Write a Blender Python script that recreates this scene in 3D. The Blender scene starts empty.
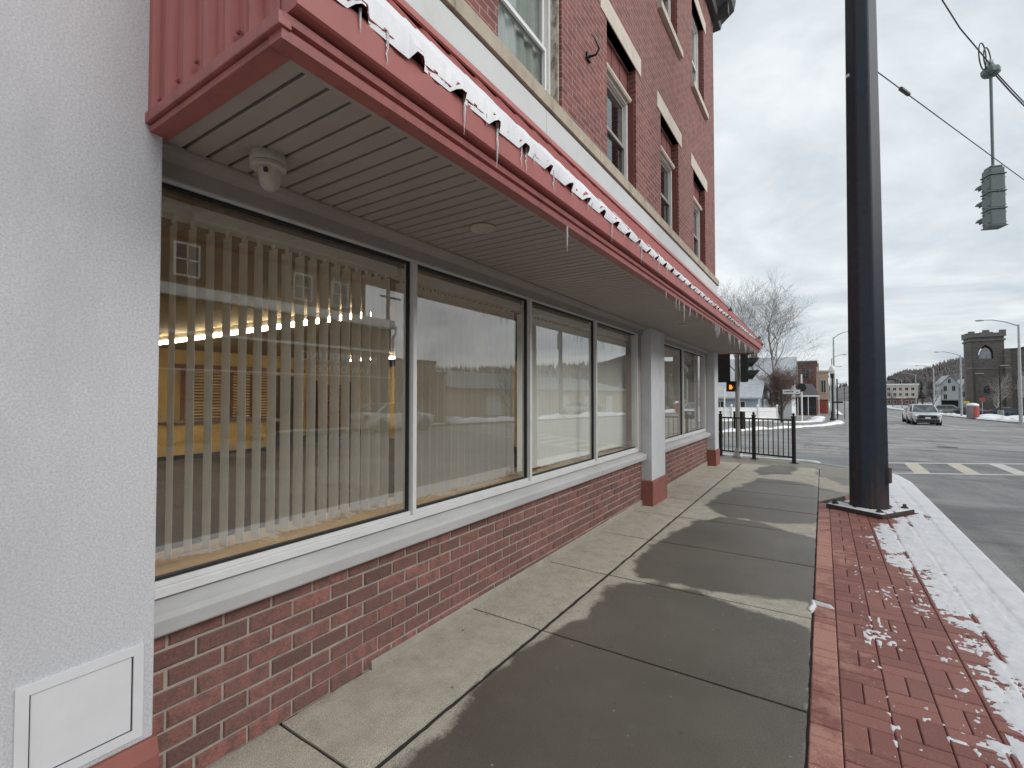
import bpy, math, random
from mathutils import Vector, Matrix, noise
R = math.radians
rnd = random.Random(7)
sc = bpy.context.scene
COL = sc.collection
BASE = {}            # world location of every thing, used to place its parts

# ------------------------------------------------------------------ helpers
class MB:
    """collects geometry, then links it as ONE mesh object"""
    def __init__(s): s.v=[]; s.f=[]; s.m=[]; s.mi=0; s.cols=None
    def add(s, vs, fs):
        b=len(s.v); s.v += [tuple(p) for p in vs]
        for f in fs: s.f.append(tuple(b+i for i in f)); s.m.append(s.mi)
    def box(s, x0,x1,y0,y1,z0,z1):
        s.add([(x0,y0,z0),(x1,y0,z0),(x1,y1,z0),(x0,y1,z0),(x0,y0,z1),(x1,y0,z1),(x1,y1,z1),(x0,y1,z1)],
              [(0,3,2,1),(4,5,6,7),(0,1,5,4),(1,2,6,5),(2,3,7,6),(3,0,4,7)])
    def rbox(s, c, size, rz=0, rx=0, ry=0):
        M = Matrix.Translation(c) @ Matrix.Rotation(rz,4,'Z') @ Matrix.Rotation(ry,4,'Y') @ Matrix.Rotation(rx,4,'X')
        a,b,d = size[0]/2,size[1]/2,size[2]/2
        vs=[M@Vector(p) for p in [(-a,-b,-d),(a,-b,-d),(a,b,-d),(-a,b,-d),(-a,-b,d),(a,-b,d),(a,b,d),(-a,b,d)]]
        s.add(vs,[(0,3,2,1),(4,5,6,7),(0,1,5,4),(1,2,6,5),(2,3,7,6),(3,0,4,7)])
    def tube(s, pts, rad, n=8, caps=True, rot=0.0):
        pts=[Vector(p) for p in pts]
        if not isinstance(rad,(list,tuple)): rad=[rad]*len(pts)
        vs=[]; fs=[]
        up=None
        for i,p in enumerate(pts):
            t=(pts[min(i+1,len(pts)-1)]-pts[max(i-1,0)])
            if t.length<1e-9: t=Vector((0,0,1))
            t.normalize()
            if up is None:
                up = Vector((1,0,0)) if abs(t.z)>.9 else Vector((0,0,1))
            a=up-t*up.dot(t)
            if a.length<1e-4: a=t.orthogonal()
            a.normalize(); up=a; b=t.cross(a)
            for k in range(n):
                an=rot+2*math.pi*k/n
                vs.append(p+(a*math.cos(an)+b*math.sin(an))*rad[i])
        for i in range(len(pts)-1):
            for k in range(n):
                k2=(k+1)%n
                fs.append((i*n+k,i*n+k2,(i+1)*n+k2,(i+1)*n+k))
        if caps:
            fs.append(tuple(range(n-1,-1,-1))); q=(len(pts)-1)*n
            fs.append(tuple(q+k for k in range(n)))
        s.add(vs,fs)
    def lathe(s, prof, c, n=24, axis='Z'):
        vs=[]; fs=[]
        for r,h in prof:
            for k in range(n):
                a=2*math.pi*k/n; x,y=r*math.cos(a),r*math.sin(a)
                p={'Z':(x,y,h),'X':(h,x,y),'Y':(y,h,x)}[axis]
                vs.append((c[0]+p[0],c[1]+p[1],c[2]+p[2]))
        m=len(prof)
        for i in range(m-1):
            for k in range(n):
                k2=(k+1)%n; fs.append((i*n+k,i*n+k2,(i+1)*n+k2,(i+1)*n+k))
        fs.append(tuple(range(n-1,-1,-1))); fs.append(tuple((m-1)*n+k for k in range(n)))
        s.add(vs,fs)
    def prism_y(s, poly, y0, y1):          # poly in (x,z), counter-clockwise seen from -Y
        n=len(poly)
        vs=[(x,y0,z) for x,z in poly]+[(x,y1,z) for x,z in poly]
        fs=[tuple(range(n)), tuple(range(2*n-1,n-1,-1))]
        for i in range(n):
            j=(i+1)%n; fs.append((i,i+n,j+n,j))
        s.add(vs,fs)
    def prism_x(s, poly, x0, x1):          # poly in (y,z)
        n=len(poly)
        vs=[(x0,y,z) for y,z in poly]+[(x1,y,z) for y,z in poly]
        fs=[tuple(range(n-1,-1,-1)), tuple(range(n,2*n))]
        for i in range(n):
            j=(i+1)%n; fs.append((i,j,j+n,i+n))
        s.add(vs,fs)
    def prism_z(s, poly, z0, z1):          # poly in (x,y) counter-clockwise
        n=len(poly)
        vs=[(x,y,z0) for x,y in poly]+[(x,y,z1) for x,y in poly]
        fs=[tuple(range(n-1,-1,-1)), tuple(range(n,2*n))]
        for i in range(n):
            j=(i+1)%n; fs.append((i,j,j+n,i+n))
        s.add(vs,fs)
    def build(s, name, mats, parent=None, loc=None, smooth=None, bevel=None, fix=False):
        if not isinstance(mats,(list,tuple)): mats=[mats]
        off=Vector((0,0,0))
        if parent is not None: off=BASE[parent.name]
        elif loc is not None: off=Vector(loc)
        me=bpy.data.meshes.new(name)
        me.from_pydata([tuple(Vector(p)-off) for p in s.v],[],s.f)
        for m in mats: me.materials.append(m)
        if len(mats)>1: me.polygons.foreach_set('material_index', s.m)
        if fix:
            import bmesh
            bm=bmesh.new(); bm.from_mesh(me); bmesh.ops.recalc_face_normals(bm,faces=bm.faces); bm.to_mesh(me); bm.free()
        if s.cols:
            for nm,vals in s.cols.items():
                at=me.attributes.new(nm,'FLOAT','POINT'); at.data.foreach_set('value', vals)
        if smooth is not None:
            me.shade_smooth(); me.set_sharp_from_angle(angle=R(smooth))
        me.update()
        o=bpy.data.objects.new(name,me); COL.objects.link(o)
        if parent is not None: o.parent=parent
        elif loc is not None: o.location=loc
        BASE[o.name]=off
        if bevel:
            b=o.modifiers.new('bevel','BEVEL'); b.width=bevel; b.segments=2; b.limit_method='ANGLE'; b.angle_limit=R(40)
        return o

def tag(o, label=None, cat=None, group=None, kind=None):
    if label: o['label']=label
    if cat: o['category']=cat
    if group: o['group']=group
    if kind: o['kind']=kind
    return o
def thing(name, loc, label, cat, group=None):
    o=bpy.data.objects.new(name,None); COL.objects.link(o); o.location=loc; o.empty_display_size=.2
    BASE[o.name]=Vector(loc)
    return tag(o,label,cat,group)
def copy_tree(o, parent=None):
    c=o.copy(); COL.objects.link(c); c.parent=parent
    for ch in list(o.children): copy_tree(ch,c)
    return c
def dup(o, loc, rz=None, label=None, scale=None):
    c=copy_tree(o); c.location=loc
    if rz is not None: c.rotation_euler=(0,0,rz)
    if label: c['label']=label
    if scale: c.scale=(scale,)*3 if not isinstance(scale,tuple) else scale
    return c
def interp(t, pts):
    if t<=pts[0][0]: return pts[0][1]
    for (a,b),(c,d) in zip(pts,pts[1:]):
        if t<=c: return b+(d-b)*(t-a)/(c-a)
    return pts[-1][1]
def fbm(x,y,z=0,o=3):
    return noise.fractal(Vector((x,y,z)),.6,2.1,o)

# ------------------------------------------------------------------ materials
def nt(name):
    m=bpy.data.materials.new(name); m.use_nodes=True
    t=m.node_tree; b=t.nodes['Principled BSDF']
    return m,t,b
def node(t,typ,**kw):
    n=t.nodes.new(typ)
    for k,v in kw.items():
        if k.startswith('i_'): n.inputs[k[2:].replace('_',' ')].default_value=v
        else: setattr(n,k,v)
    return n
def math_(t,op,a,b=None,clamp=False):
    n=t.nodes.new('ShaderNodeMath'); n.operation=op; n.use_clamp=clamp
    for i,x in enumerate((a,b)):
        if x is None: continue
        if isinstance(x,(int,float)): n.inputs[i].default_value=x
        else: t.links.new(x,n.inputs[i])
    return n.outputs[0]
def mixc(t,fac,a,b,mode='MIX'):
    n=t.nodes.new('ShaderNodeMix'); n.data_type='RGBA'; n.blend_type=mode
    for i,x in ((0,fac),(6,a),(7,b)):
        if isinstance(x,(int,float)): n.inputs[i].default_value=x
        elif isinstance(x,tuple): n.inputs[i].default_value=(*x[:3],1)
        else: t.links.new(x,n.inputs[i])
    return n.outputs[2]
def ramp(t,fac,a,b):
    n=t.nodes.new('ShaderNodeMapRange'); n.clamp=True
    t.links.new(fac,n.inputs[0]); n.inputs[1].default_value=a; n.inputs[2].default_value=b
    return n.outputs[0]
def noise_(t,vec,scale,detail=5,rough=.6,dist=0):
    n=t.nodes.new('ShaderNodeTexNoise'); n.inputs['Scale'].default_value=scale; n.inputs['Detail'].default_value=detail
    n.inputs['Roughness'].default_value=rough; n.inputs['Distortion'].default_value=dist
    if vec is not None: t.links.new(vec,n.inputs['Vector'])
    return n.outputs[0]
def objco(t): return t.nodes.new('ShaderNodeTexCoord').outputs['Object']
def scaled(t,vec,s):
    n=t.nodes.new('ShaderNodeMapping'); n.inputs['Scale'].default_value=s; t.links.new(vec,n.inputs[0]); return n.outputs[0]
def bump(t,b,h,strength=.3,dist=.01):
    n=t.nodes.new('ShaderNodeBump'); n.inputs['Strength'].default_value=strength; n.inputs['Distance'].default_value=dist
    t.links.new(h,n.inputs['Height']); t.links.new(n.outputs[0],b.inputs['Normal']); return n
def M(name, col, rough=.6, var=.18, scale=6, bmp=0, bscale=80, metal=0, spec=.5, dirt=None, stretch=None):
    m,t,b=nt(name); co=objco(t)
    if stretch: cs=scaled(t,co,stretch)
    else: cs=co
    n=noise_(t,cs,scale,6,.65)
    f=ramp(t,n,.3,.7)
    c=mixc(t,f,tuple(x*(1-var) for x in col),tuple(min(1,x*(1+var)) for x in col))
    if dirt:
        d=ramp(t,noise_(t,scaled(t,co,(1,1,.35)),dirt[1],7,.7),dirt[2],dirt[2]+.18)
        c=mixc(t,math_(t,'MULTIPLY',d,dirt[3]),c,dirt[0])
    t.links.new(c,b.inputs['Base Color'])
    b.inputs['Roughness'].default_value=rough; b.inputs['Metallic'].default_value=metal
    b.inputs['Specular IOR Level'].default_value=spec
    if bmp: bump(t,b,noise_(t,co,bscale,4,.6),bmp,.004)
    return m
def emis(name,col,s):
    m,t,b=nt(name); b.inputs['Base Color'].default_value=(*col,1); b.inputs['Emission Color'].default_value=(*col,1); b.inputs['Emission Strength'].default_value=s
    return m
def glass_mat(name, tint=(.9,.93,.9), f0=.045, grad=None):
    m,t,b=nt(name); t.nodes.remove(b)
    out=t.nodes['Material Output']
    g=t.nodes.new('ShaderNodeNewGeometry')
    dot=t.nodes.new('ShaderNodeVectorMath'); dot.operation='DOT_PRODUCT'
    t.links.new(g.outputs['Normal'],dot.inputs[0]); t.links.new(g.outputs['Incoming'],dot.inputs[1])
    c=math_(t,'ABSOLUTE',dot.outputs['Value'])
    p=math_(t,'POWER',math_(t,'SUBTRACT',1.0,c,True),5)
    F=math_(t,'ADD',math_(t,'MULTIPLY',p,1-f0),f0)
    tr=t.nodes.new('ShaderNodeBsdfTransparent'); tr.inputs[0].default_value=(*tint,1)
    gl=t.nodes.new('ShaderNodeBsdfGlossy'); gl.inputs['Roughness'].default_value=.0; gl.inputs[0].default_value=(.97,.98,1,1)
    mx=t.nodes.new('ShaderNodeMixShader'); t.links.new(F,mx.inputs[0]); t.links.new(tr.outputs[0],mx.inputs[1]); t.links.new(gl.outputs[0],mx.inputs[2])
    t.links.new(mx.outputs[0],out.inputs['Surface'])
    return m
def brick_mat(name, c1, c2, mortar, bw, rh, ms, bmp=.6, jit=.012, dirty=.25):
    m,t,b=nt(name); co=objco(t)
    sp=t.nodes.new('ShaderNodeSeparateXYZ'); t.links.new(co,sp.inputs[0])
    u=math_(t,'ADD',sp.outputs[0],sp.outputs[1])
    cb=t.nodes.new('ShaderNodeCombineXYZ'); t.links.new(u,cb.inputs[0]); t.links.new(sp.outputs[2],cb.inputs[1])
    nz=t.nodes.new('ShaderNodeTexNoise'); nz.inputs['Scale'].default_value=9; nz.inputs['Detail'].default_value=3; t.links.new(co,nz.inputs['Vector'])
    off=t.nodes.new('ShaderNodeVectorMath'); off.operation='MULTIPLY_ADD'; off.inputs[1].default_value=(jit,jit,0); t.links.new(nz.outputs[1],off.inputs[0]); t.links.new(cb.outputs[0],off.inputs[2])
    br=t.nodes.new('ShaderNodeTexBrick'); br.inputs['Scale'].default_value=1; br.inputs['Brick Width'].default_value=bw; br.inputs['Row Height'].default_value=rh
    br.inputs['Mortar Size'].default_value=ms; br.inputs['Mortar Smooth'].default_value=.25; br.inputs['Bias'].default_value=0
    br.inputs['Color1'].default_value=(*c1,1); br.inputs['Color2'].default_value=(*c2,1); br.inputs['Mortar'].default_value=(*mortar,1)
    t.links.new(off.outputs[0],br.inputs['Vector'])
    n=noise_(t,co,14,7,.7); big=noise_(t,co,.55,5,.6)
    c=mixc(t,1.0,br.outputs[0],mixc(t,ramp(t,n,.3,.7),(.72,.72,.72),(1.2,1.2,1.2)),'MULTIPLY')
    c=mixc(t,math_(t,'MULTIPLY',ramp(t,big,.45,.75),dirty),c,(.16,.13,.115))
    t.links.new(c,b.inputs['Base Color']); b.inputs['Roughness'].default_value=.85
    h=math_(t,'ADD',math_(t,'MULTIPLY',br.outputs[1],-1.0),math_(t,'MULTIPLY',n,.35))
    bump(t,b,h,bmp,.006)
    return m

mBrickUp  = brick_mat('upper_brick',(.25,.09,.077),(.155,.058,.052),(.36,.25,.225),.205,.0677,.005,.5)
mStucco   = M('stucco',(.70,.705,.735),.9,.20,140,1.0,420,dirt=((.52,.52,.53),1.6,.48,.45))
mPillar   = M('pillar_paint',(.62,.63,.65),.7,.07,3,.35,160,dirt=((.35,.33,.31),4,.56,.4))
mRedBase  = M('red_base_paint',(.30,.105,.085),.65,.15,5,.3,120,dirt=((.2,.09,.075),6,.5,.5))
mSill     = M('sill_stone',(.50,.495,.49),.55,.12,4,.25,150,dirt=((.38,.36,.34),7,.58,.45),stretch=(1,.4,1))
mStrip    = M('concrete_strip',(.36,.33,.28),.85,.15,6,.4,150)
mAlu      = M('aluminium',(.68,.68,.67),.4,.06,5)
mAluDark  = M('bronze_trim',(.33,.295,.27),.5,.1,3,.1)
mGasket   = M('black_gasket',(.015,.015,.015),.6,.1)
mSoffit   = M('soffit_vinyl',(.33,.287,.258),.5,.06,2.5,dirt=((.22,.185,.16),3,.6,.35))
mSoffitGap= M('soffit_shadow_gap',(.03,.025,.022),.9,.1)
mRed      = M('red_metal',(.40,.122,.110),.5,.12,3,.04,30,dirt=((.22,.07,.065),5,.55,.5),stretch=(1,1,.25))
mRedDk    = M('red_metal_worn',(.33,.10,.09),.45,.15,5,.05,30,dirt=((.12,.045,.04),9,.5,.6))
mCorrEnd  = M('rib_cavity_shade',(.02,.012,.012),.8,.1)  # near-black colour imitating the shade inside the open rib ends
mGrey     = M('grey_fascia_panel',(.58,.60,.59),.6,.05,1.5,dirt=((.4,.39,.36),3,.58,.4))
mBelt     = M('belt_stone',(.42,.37,.29),.85,.16,5,.4,90,dirt=((.2,.175,.13),5,.5,.6))
mLintel   = M('lintel_stone',(.55,.49,.42),.85,.12,4,.3,90,dirt=((.3,.26,.22),4,.58,.5))
mWhite    = M('white_paint',(.72,.72,.70),.5,.06,6)
mWorn     = M('flaking_paint',(.55,.50,.43),.8,.2,12,.5,60,dirt=((.12,.085,.065),16,.45,.9))
mRedWood  = M('red_board',(.17,.05,.045),.7,.15,5)
mDarkTrim = M('dark_cornice',(.06,.058,.06),.6,.2,6,.2,40)
mCurtain  = M('curtain',(.55,.55,.52),.9,.15,4,stretch=(8,8,.6))
mPaneUp   = glass_mat('window_glass_upper',(.85,.88,.87),.06)
mPane     = glass_mat('shop_glass',(1,1,.985),.125)
mBlind    = M('blind_vane',(.88,.87,.84),.75,.05,3,.1,200)
def _translucent(m,col,f):
    t=m.node_tree; b=t.nodes['Principled BSDF']; out=t.nodes['Material Output']; tr=t.nodes.new('ShaderNodeBsdfTranslucent'); tr.inputs[0].default_value=(*col,1)
    mx=t.nodes.new('ShaderNodeMixShader'); mx.inputs[0].default_value=f; t.links.new(b.outputs[0],mx.inputs[1]); t.links.new(tr.outputs[0],mx.inputs[2]); t.links.new(mx.outputs[0],out.inputs[0])
_translucent(mBlind,(.88,.87,.84),.4)
mCarpet   = M('brown_carpet',(.045,.027,.017),.95,.25,20,.3,200)
mOchre    = M('ochre_wall',(.58,.44,.22),.8,.08,2)
mCeil     = M('ceiling_tile',(.30,.25,.19),.9,.1,2)
mTanWood  = M('tan_ledge',(.55,.42,.25),.6,.15,8,.1,60,stretch=(6,.5,1))
mMauve    = M('mauve_laminate',(.22,.15,.14),.4,.1,4)
mLouver   = M('beige_louver',(.62,.47,.27),.6,.08,4)
mDkWood   = M('dark_wood',(.035,.022,.016),.5,.2,8)
mBrnWood  = M('brown_wood_trim',(.20,.085,.035),.5,.2,8,stretch=(1,1,.2))
mTube     = emis('fluorescent_tube',(1,.84,.54),22)
mConc     = None
mKerb     = M('kerb_concrete',(.33,.32,.30),.85,.15,5,.4,120)
mBlack    = M('black_iron',(.012,.012,.013),.42,.25,20,.1,90)
mPole     = M('dark_blue_pole_paint',(.012,.016,.026),.33,.3,5,.04,60,dirt=((.10,.085,.075),9,.60,.25),stretch=(1,1,.25))
mPlate    = M('rusty_plate',(.06,.05,.045),.7,.3,14,.3,70)
mSteel    = M('galvanised_steel',(.42,.43,.43),.45,.1,6,metal=.35)
mGreySig  = M('signal_grey_green',(.15,.195,.20),.5,.1,5)
mSigBlack = M('signal_black',(.012,.014,.014),.5,.2,5)
mWire     = M('wire',(.07,.07,.075),.6,.1)
mOrange   = emis('orange_hand_lamp',(1,.30,.05),1.0)
mGreenL   = emis('green_lamp',(.05,.95,.5),3)
mHouseW   = M('white_siding',(.66,.68,.70),.7,.05,2)
mHouseB   = M('pale_blue_siding',(.36,.42,.48),.7,.06,2)
mRoofG    = M('grey_shingle_snow',(.42,.44,.46),.9,.2,3,.3,20)
mRoofD    = M('dark_shingle',(.10,.10,.11),.9,.25,4,.3,20)
mTan      = M('tan_render',(.55,.42,.32),.8,.08,1.5)
mRedBrickFar = brick_mat('far_brick',(.17,.065,.05),(.13,.05,.04),(.2,.13,.11),.22,.075,.006,.2)
mStone    = brick_mat('church_stone',(.135,.118,.108),(.09,.08,.075),(.12,.107,.10),.7,.3,.02,.5,.05,.3)
mStoneTrim= M('church_trim_stone',(.15,.145,.132),.9,.15,.8)
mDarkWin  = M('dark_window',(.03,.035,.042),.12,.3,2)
mPaleWin  = M('leaded_window',(.30,.31,.33),.3,.4,2)
mBark     = M('bark_grey',(.15,.13,.12),.9,.3,6)
mBarkPale = M('bark_pale',(.36,.34,.31),.9,.25,6)
mTwig     = M('twig_redbrown',(.16,.105,.085),.9,.25,2)
mTwigG    = M('twig_grey',(.17,.155,.15),.9,.25,2)
mConifer  = M('conifer',(.02,.03,.024),.9,.3,3)
mHill     = M('hazed_wooded_hill',(.17,.155,.15),1,.3,.09)  # distance haze is mixed into this lightened colour
mSnowM    = None
mRubber   = M('tyre_rubber',(.015,.015,.015),.8,.2)
mRim      = M('alloy',(.4,.4,.41),.35,.1,metal=.7)
mCarGlass = M('car_glass',(.05,.065,.07),.06,.1)
mBlackPl  = M('black_plastic',(.02,.02,.022),.5,.2)
mLampW    = M('headlamp_lens',(.75,.77,.78),.15,.05)
mPlateW   = M('licence_plate',(.7,.7,.68),.4,.05)
mRedBox   = M('red_enamel',(.36,.075,.065),.5,.1)
mYellow   = M('yellow_sign',(.60,.48,.10),.5,.05)
mBrownB   = M('brown_render',(.23,.165,.115),.85,.12,1)
mLawWall  = M('law_brown_siding',(.16,.11,.075),.85,.12,1.5)
mConduit  = M('dusty_white_plastic',(.42,.385,.33),.6,.12,14,dirt=((.2,.17,.14),25,.55,.7))
mStuccoPanel=M('panel_paint',(.71,.715,.735),.6,.05,5,.12,80,dirt=((.45,.43,.41),6,.6,.4))
def paint(name,c): 
    m=M(name,c,.25,.05,2,dirt=((.3,.29,.27),3,.5,.35)); m.node_tree.nodes['Principled BSDF'].inputs['Coat Weight'].default_value=.5; return m
mCarSilver=paint('car_silver_white',(.52,.56,.57)); mCarWhite=paint('car_white',(.68,.68,.66)); mCarBlue=paint('car_navy',(.03,.045,.08)); mCarDark=paint('car_dark',(.05,.05,.055)); mCarGrey=paint('car_grey',(.2,.2,.21))

def snow_mat():
    m,t,b=nt('snow'); co=objco(t)
    n=noise_(t,co,5,6,.6)
    t.links.new(mixc(t,ramp(t,n,.3,.75),(.74,.75,.78),(.88,.88,.89)),b.inputs['Base Color']); b.inputs['Roughness'].default_value=.7
    b.inputs['Subsurface Weight'].default_value=.0
    bump(t,b,noise_(t,co,90,6,.7),.5,.006); return m
mSnow=snow_mat()
def ice_mat():
    m,t,b=nt('ice'); b.inputs['Base Color'].default_value=(.9,.93,.95,1); b.inputs['Roughness'].default_value=.12; b.inputs['Transmission Weight'].default_value=.55; b.inputs['IOR'].default_value=1.31
    return m
mIce=ice_mat()
def concrete_mat():
    m,t,b=nt('sidewalk_concrete'); co=objco(t)
    at=t.nodes.new('ShaderNodeAttribute'); at.attribute_name='wet'
    fine=noise_(t,co,230,3,.8); mid=noise_(t,co,7,7,.7); big=noise_(t,co,.8,4,.6)
    streak=noise_(t,scaled(t,co,(25,2,1)),3,4,.6)
    w=math_(t,'ADD',at.outputs['Fac'],math_(t,'MULTIPLY',math_(t,'SUBTRACT',mid,.5),.8)); w=math_(t,'ADD',w,math_(t,'MULTIPLY',math_(t,'SUBTRACT',noise_(t,co,38,5,.7),.5),.55))
    w=ramp(t,w,.34,.66)
    dry=mixc(t,ramp(t,mid,.3,.7),(.39,.35,.285),(.56,.51,.43))
    dry=mixc(t,math_(t,'MULTIPLY',ramp(t,streak,.5,.75),.3),dry,(.33,.295,.24))
    stain=ramp(t,noise_(t,co,3.3,6,.75),.60,.74)
    dry=mixc(t,math_(t,'MULTIPLY',stain,.38),dry,(.17,.15,.12))
    wet=mixc(t,ramp(t,big,.35,.65),(.115,.098,.079),(.16,.138,.112))
    wet=mixc(t,math_(t,'MULTIPLY',ramp(t,mid,.52,.75),.35),wet,(.18,.165,.14))
    vo=t.nodes.new('ShaderNodeTexVoronoi'); vo.inputs['Scale'].default_value=9; t.links.new(co,vo.inputs['Vector'])
    sx=t.nodes.new('ShaderNodeSeparateColor'); t.links.new(vo.outputs['Color'],sx.inputs[0])
    spot=math_(t,'LESS_THAN',vo.outputs['Distance'],math_(t,'MULTIPLY',math_(t,'SUBTRACT',sx.outputs[0],.50),.20))
    dry=mixc(t,math_(t,'MULTIPLY',spot,.7),dry,(.11,.10,.085)); wet=mixc(t,math_(t,'MULTIPLY',spot,.5),wet,(.05,.045,.04))
    v2=t.nodes.new('ShaderNodeTexVoronoi'); v2.inputs['Scale'].default_value=23; t.links.new(co,v2.inputs['Vector'])
    s2=t.nodes.new('ShaderNodeSeparateColor'); t.links.new(v2.outputs['Color'],s2.inputs[0])
    salt=math_(t,'LESS_THAN',v2.outputs['Distance'],math_(t,'MULTIPLY',math_(t,'SUBTRACT',s2.outputs[1],.80),.8))
    dry=mixc(t,math_(t,'MULTIPLY',salt,.7),dry,(.62,.60,.56)); wet=mixc(t,math_(t,'MULTIPLY',salt,.6),wet,(.42,.40,.36))
    c=mixc(t,w,dry,wet)
    sp=ramp(t,fine,.36,.64)
    c=mixc(t,1.0,c,mixc(t,sp,(.42,.42,.42),(1.5,1.5,1.49)),'MULTIPLY')
    t.links.new(c,b.inputs['Base Color'])
    t.links.new(math_(t,'SUBTRACT',.9,math_(t,'MULTIPLY',w,.50)),b.inputs['Roughness'])
    b.inputs['Specular IOR Level'].default_value=.4
    bump(t,b,math_(t,'ADD',fine,math_(t,'MULTIPLY',mid,.5)),.35,.004)
    return m
mConc=concrete_mat()
def paver_mat():
    m,t,b=nt('paver_brick'); co=objco(t)
    at=t.nodes.new('ShaderNodeAttribute'); at.attribute_name='tone'
    dr=t.nodes.new('ShaderNodeAttribute'); dr.attribute_name='dry'
    fine=noise_(t,co,120,5,.7); mid=noise_(t,co,6,6,.7)
    c=mixc(t,at.outputs['Fac'],(.25,.095,.078),(.35,.145,.118))
    d=ramp(t,math_(t,'ADD',dr.outputs['Fac'],math_(t,'MULTIPLY',math_(t,'SUBTRACT',mid,.5),1.9)),.40,.75)
    c=mixc(t,d,c,(.50,.25,.19))
    c=mixc(t,1.0,c,mixc(t,ramp(t,fine,.35,.65),(.75,.75,.75),(1.2,1.2,1.2)),'MULTIPLY')
    c=mixc(t,math_(t,'MULTIPLY',ramp(t,mid,.5,.72),.35),c,(.30,.19,.165))
    t.links.new(c,b.inputs['Base Color']); b.inputs['Roughness'].default_value=.62
    bump(t,b,math_(t,'ADD',fine,mid),.4,.004); return m
mPaver=paver_mat()
mPaverGap=M('paver_joint',(.085,.055,.047),.95,.3,30)
mTar=M('tar_joint',(.03,.027,.024),.85,.3,30,.5,120)
def brickface_mat():
    m,t,b=nt('base_brick'); co=objco(t)
    at=t.nodes.new('ShaderNodeAttribute'); at.attribute_name='tone'
    fine=noise_(t,co,90,6,.7); mid=noise_(t,co,16,6,.7)
    c=mixc(t,at.outputs['Fac'],(.15,.075,.066),(.335,.142,.118))
    c=mixc(t,math_(t,'MULTIPLY',ramp(t,mid,.43,.60),.85),c,(.155,.092,.08))
    c=mixc(t,math_(t,'MULTIPLY',ramp(t,noise_(t,co,23,5,.7),.62,.75),.4),c,(.34,.17,.14))
    c=mixc(t,1.0,c,mixc(t,ramp(t,fine,.35,.65),(.78,.78,.78),(1.2,1.2,1.2)),'MULTIPLY')
    t.links.new(c,b.inputs['Base Color']); b.inputs['Roughness'].default_value=.85
    bump(t,b,math_(t,'ADD',fine,math_(t,'MULTIPLY',mid,1.5)),.6,.006); return m
mBrickFace=brickface_mat()
mMortar=M('mortar',(.38,.335,.295),.95,.2,12,.6,160)
def asphalt_mat():
    m,t,b=nt('asphalt'); co=objco(t)
    fine=noise_(t,co,70,4,.8); patch=noise_(t,co,.35,7,.65,1.2)
    track=noise_(t,scaled(t,co,(1,.12,1)),1.4,6,.7)
    cross=noise_(t,scaled(t,co,(.12,1,1)),.9,6,.65)
    c=mixc(t,ramp(t,patch,.35,.68),(.15,.147,.143),(.37,.362,.345))
    c=mixc(t,math_(t,'MULTIPLY',ramp(t,track,.50,.66),.55),c,(.09,.09,.09))
    c=mixc(t,math_(t,'MULTIPLY',ramp(t,cross,.53,.70),.6),c,(.40,.39,.37))
    wob=noise_(t,co,.55,8,.72)
    crack=math_(t,'SUBTRACT',1.0,ramp(t,math_(t,'ABSOLUTE',math_(t,'SUBTRACT',wob,.5)),.0015,.006),True)
    crack=math_(t,'MULTIPLY',crack,ramp(t,noise_(t,co,.3,3,.5),.45,.55))
    c=mixc(t,math_(t,'MULTIPLY',crack,.8),c,(.03,.03,.03))
    pw=ramp(t,noise_(t,scaled(t,co,(.35,1,1)),.5,7,.7,1.0),.50,.60)
    c=mixc(t,math_(t,'MULTIPLY',pw,.75),c,(.085,.083,.082))
    c=mixc(t,1.0,c,mixc(t,ramp(t,fine,.35,.65),(.55,.55,.55),(1.35,1.35,1.35)),'MULTIPLY')
    t.links.new(c,b.inputs['Base Color'])
    t.links.new(math_(t,'ADD',.42,math_(t,'MULTIPLY',ramp(t,patch,.35,.68),.4)),b.inputs['Roughness'])
    bump(t,b,fine,.5,.006); return m
mAsphalt=asphalt_mat()
mLine=M('road_paint_worn',(.58,.57,.54),.7,.12,3,dirt=((.2,.19,.18),9,.55,.8))
mLineY=M('cream_road_paint',(.58,.53,.43),.7,.12,3,dirt=((.2,.19,.18),9,.55,.8))
def ground_mat():
    m,t,b=nt('snowy_ground'); co=objco(t)
    n=noise_(t,co,.25,8,.7)
    t.links.new(mixc(t,ramp(t,n,.46,.56),(.14,.125,.105),(.72,.73,.76)),b.inputs['Base Color']); b.inputs['Roughness'].default_value=.9; return m
mGround=ground_mat()

# ------------------------------------------------------------------ world, sun, camera
w=bpy.data.worlds.new('World'); sc.world=w; w.use_nodes=True
t=w.node_tree; bg=t.nodes['Background']; bg.inputs[1].default_value=.1
sky=t.nodes.new('ShaderNodeTexSky'); sky.sky_type='NISHITA'; sky.sun_disc=False; sky.sun_elevation=R(28); sky.sun_rotation=R(86); sky.dust_density=3
tc=t.nodes.new('ShaderNodeTexCoord')
sp=t.nodes.new('ShaderNodeSeparateXYZ'); t.links.new(tc.outputs['Generated'],sp.inputs[0])
zz=math_(t,'ADD',math_(t,'MAXIMUM',sp.outputs[2],0.0),.22)
cb=t.nodes.new('ShaderNodeCombineXYZ'); t.links.new(math_(t,'DIVIDE',sp.outputs[0],zz),cb.inputs[0]); t.links.new(math_(t,'DIVIDE',sp.outputs[1],zz),cb.inputs[1])
cs=scaled(t,cb.outputs[0],(1.0,1.0,1))
n1=noise_(t,cs,.95,7,.58,.9); n2=noise_(t,cs,3.6,5,.55,.4)
cl=math_(t,'ADD',math_(t,'MULTIPLY',n1,.75),math_(t,'MULTIPLY',n2,.25))
cc=mixc(t,ramp(t,cl,.40,.60),(3.8,4.25,4.6),(6.1,6.35,6.5))
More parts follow.
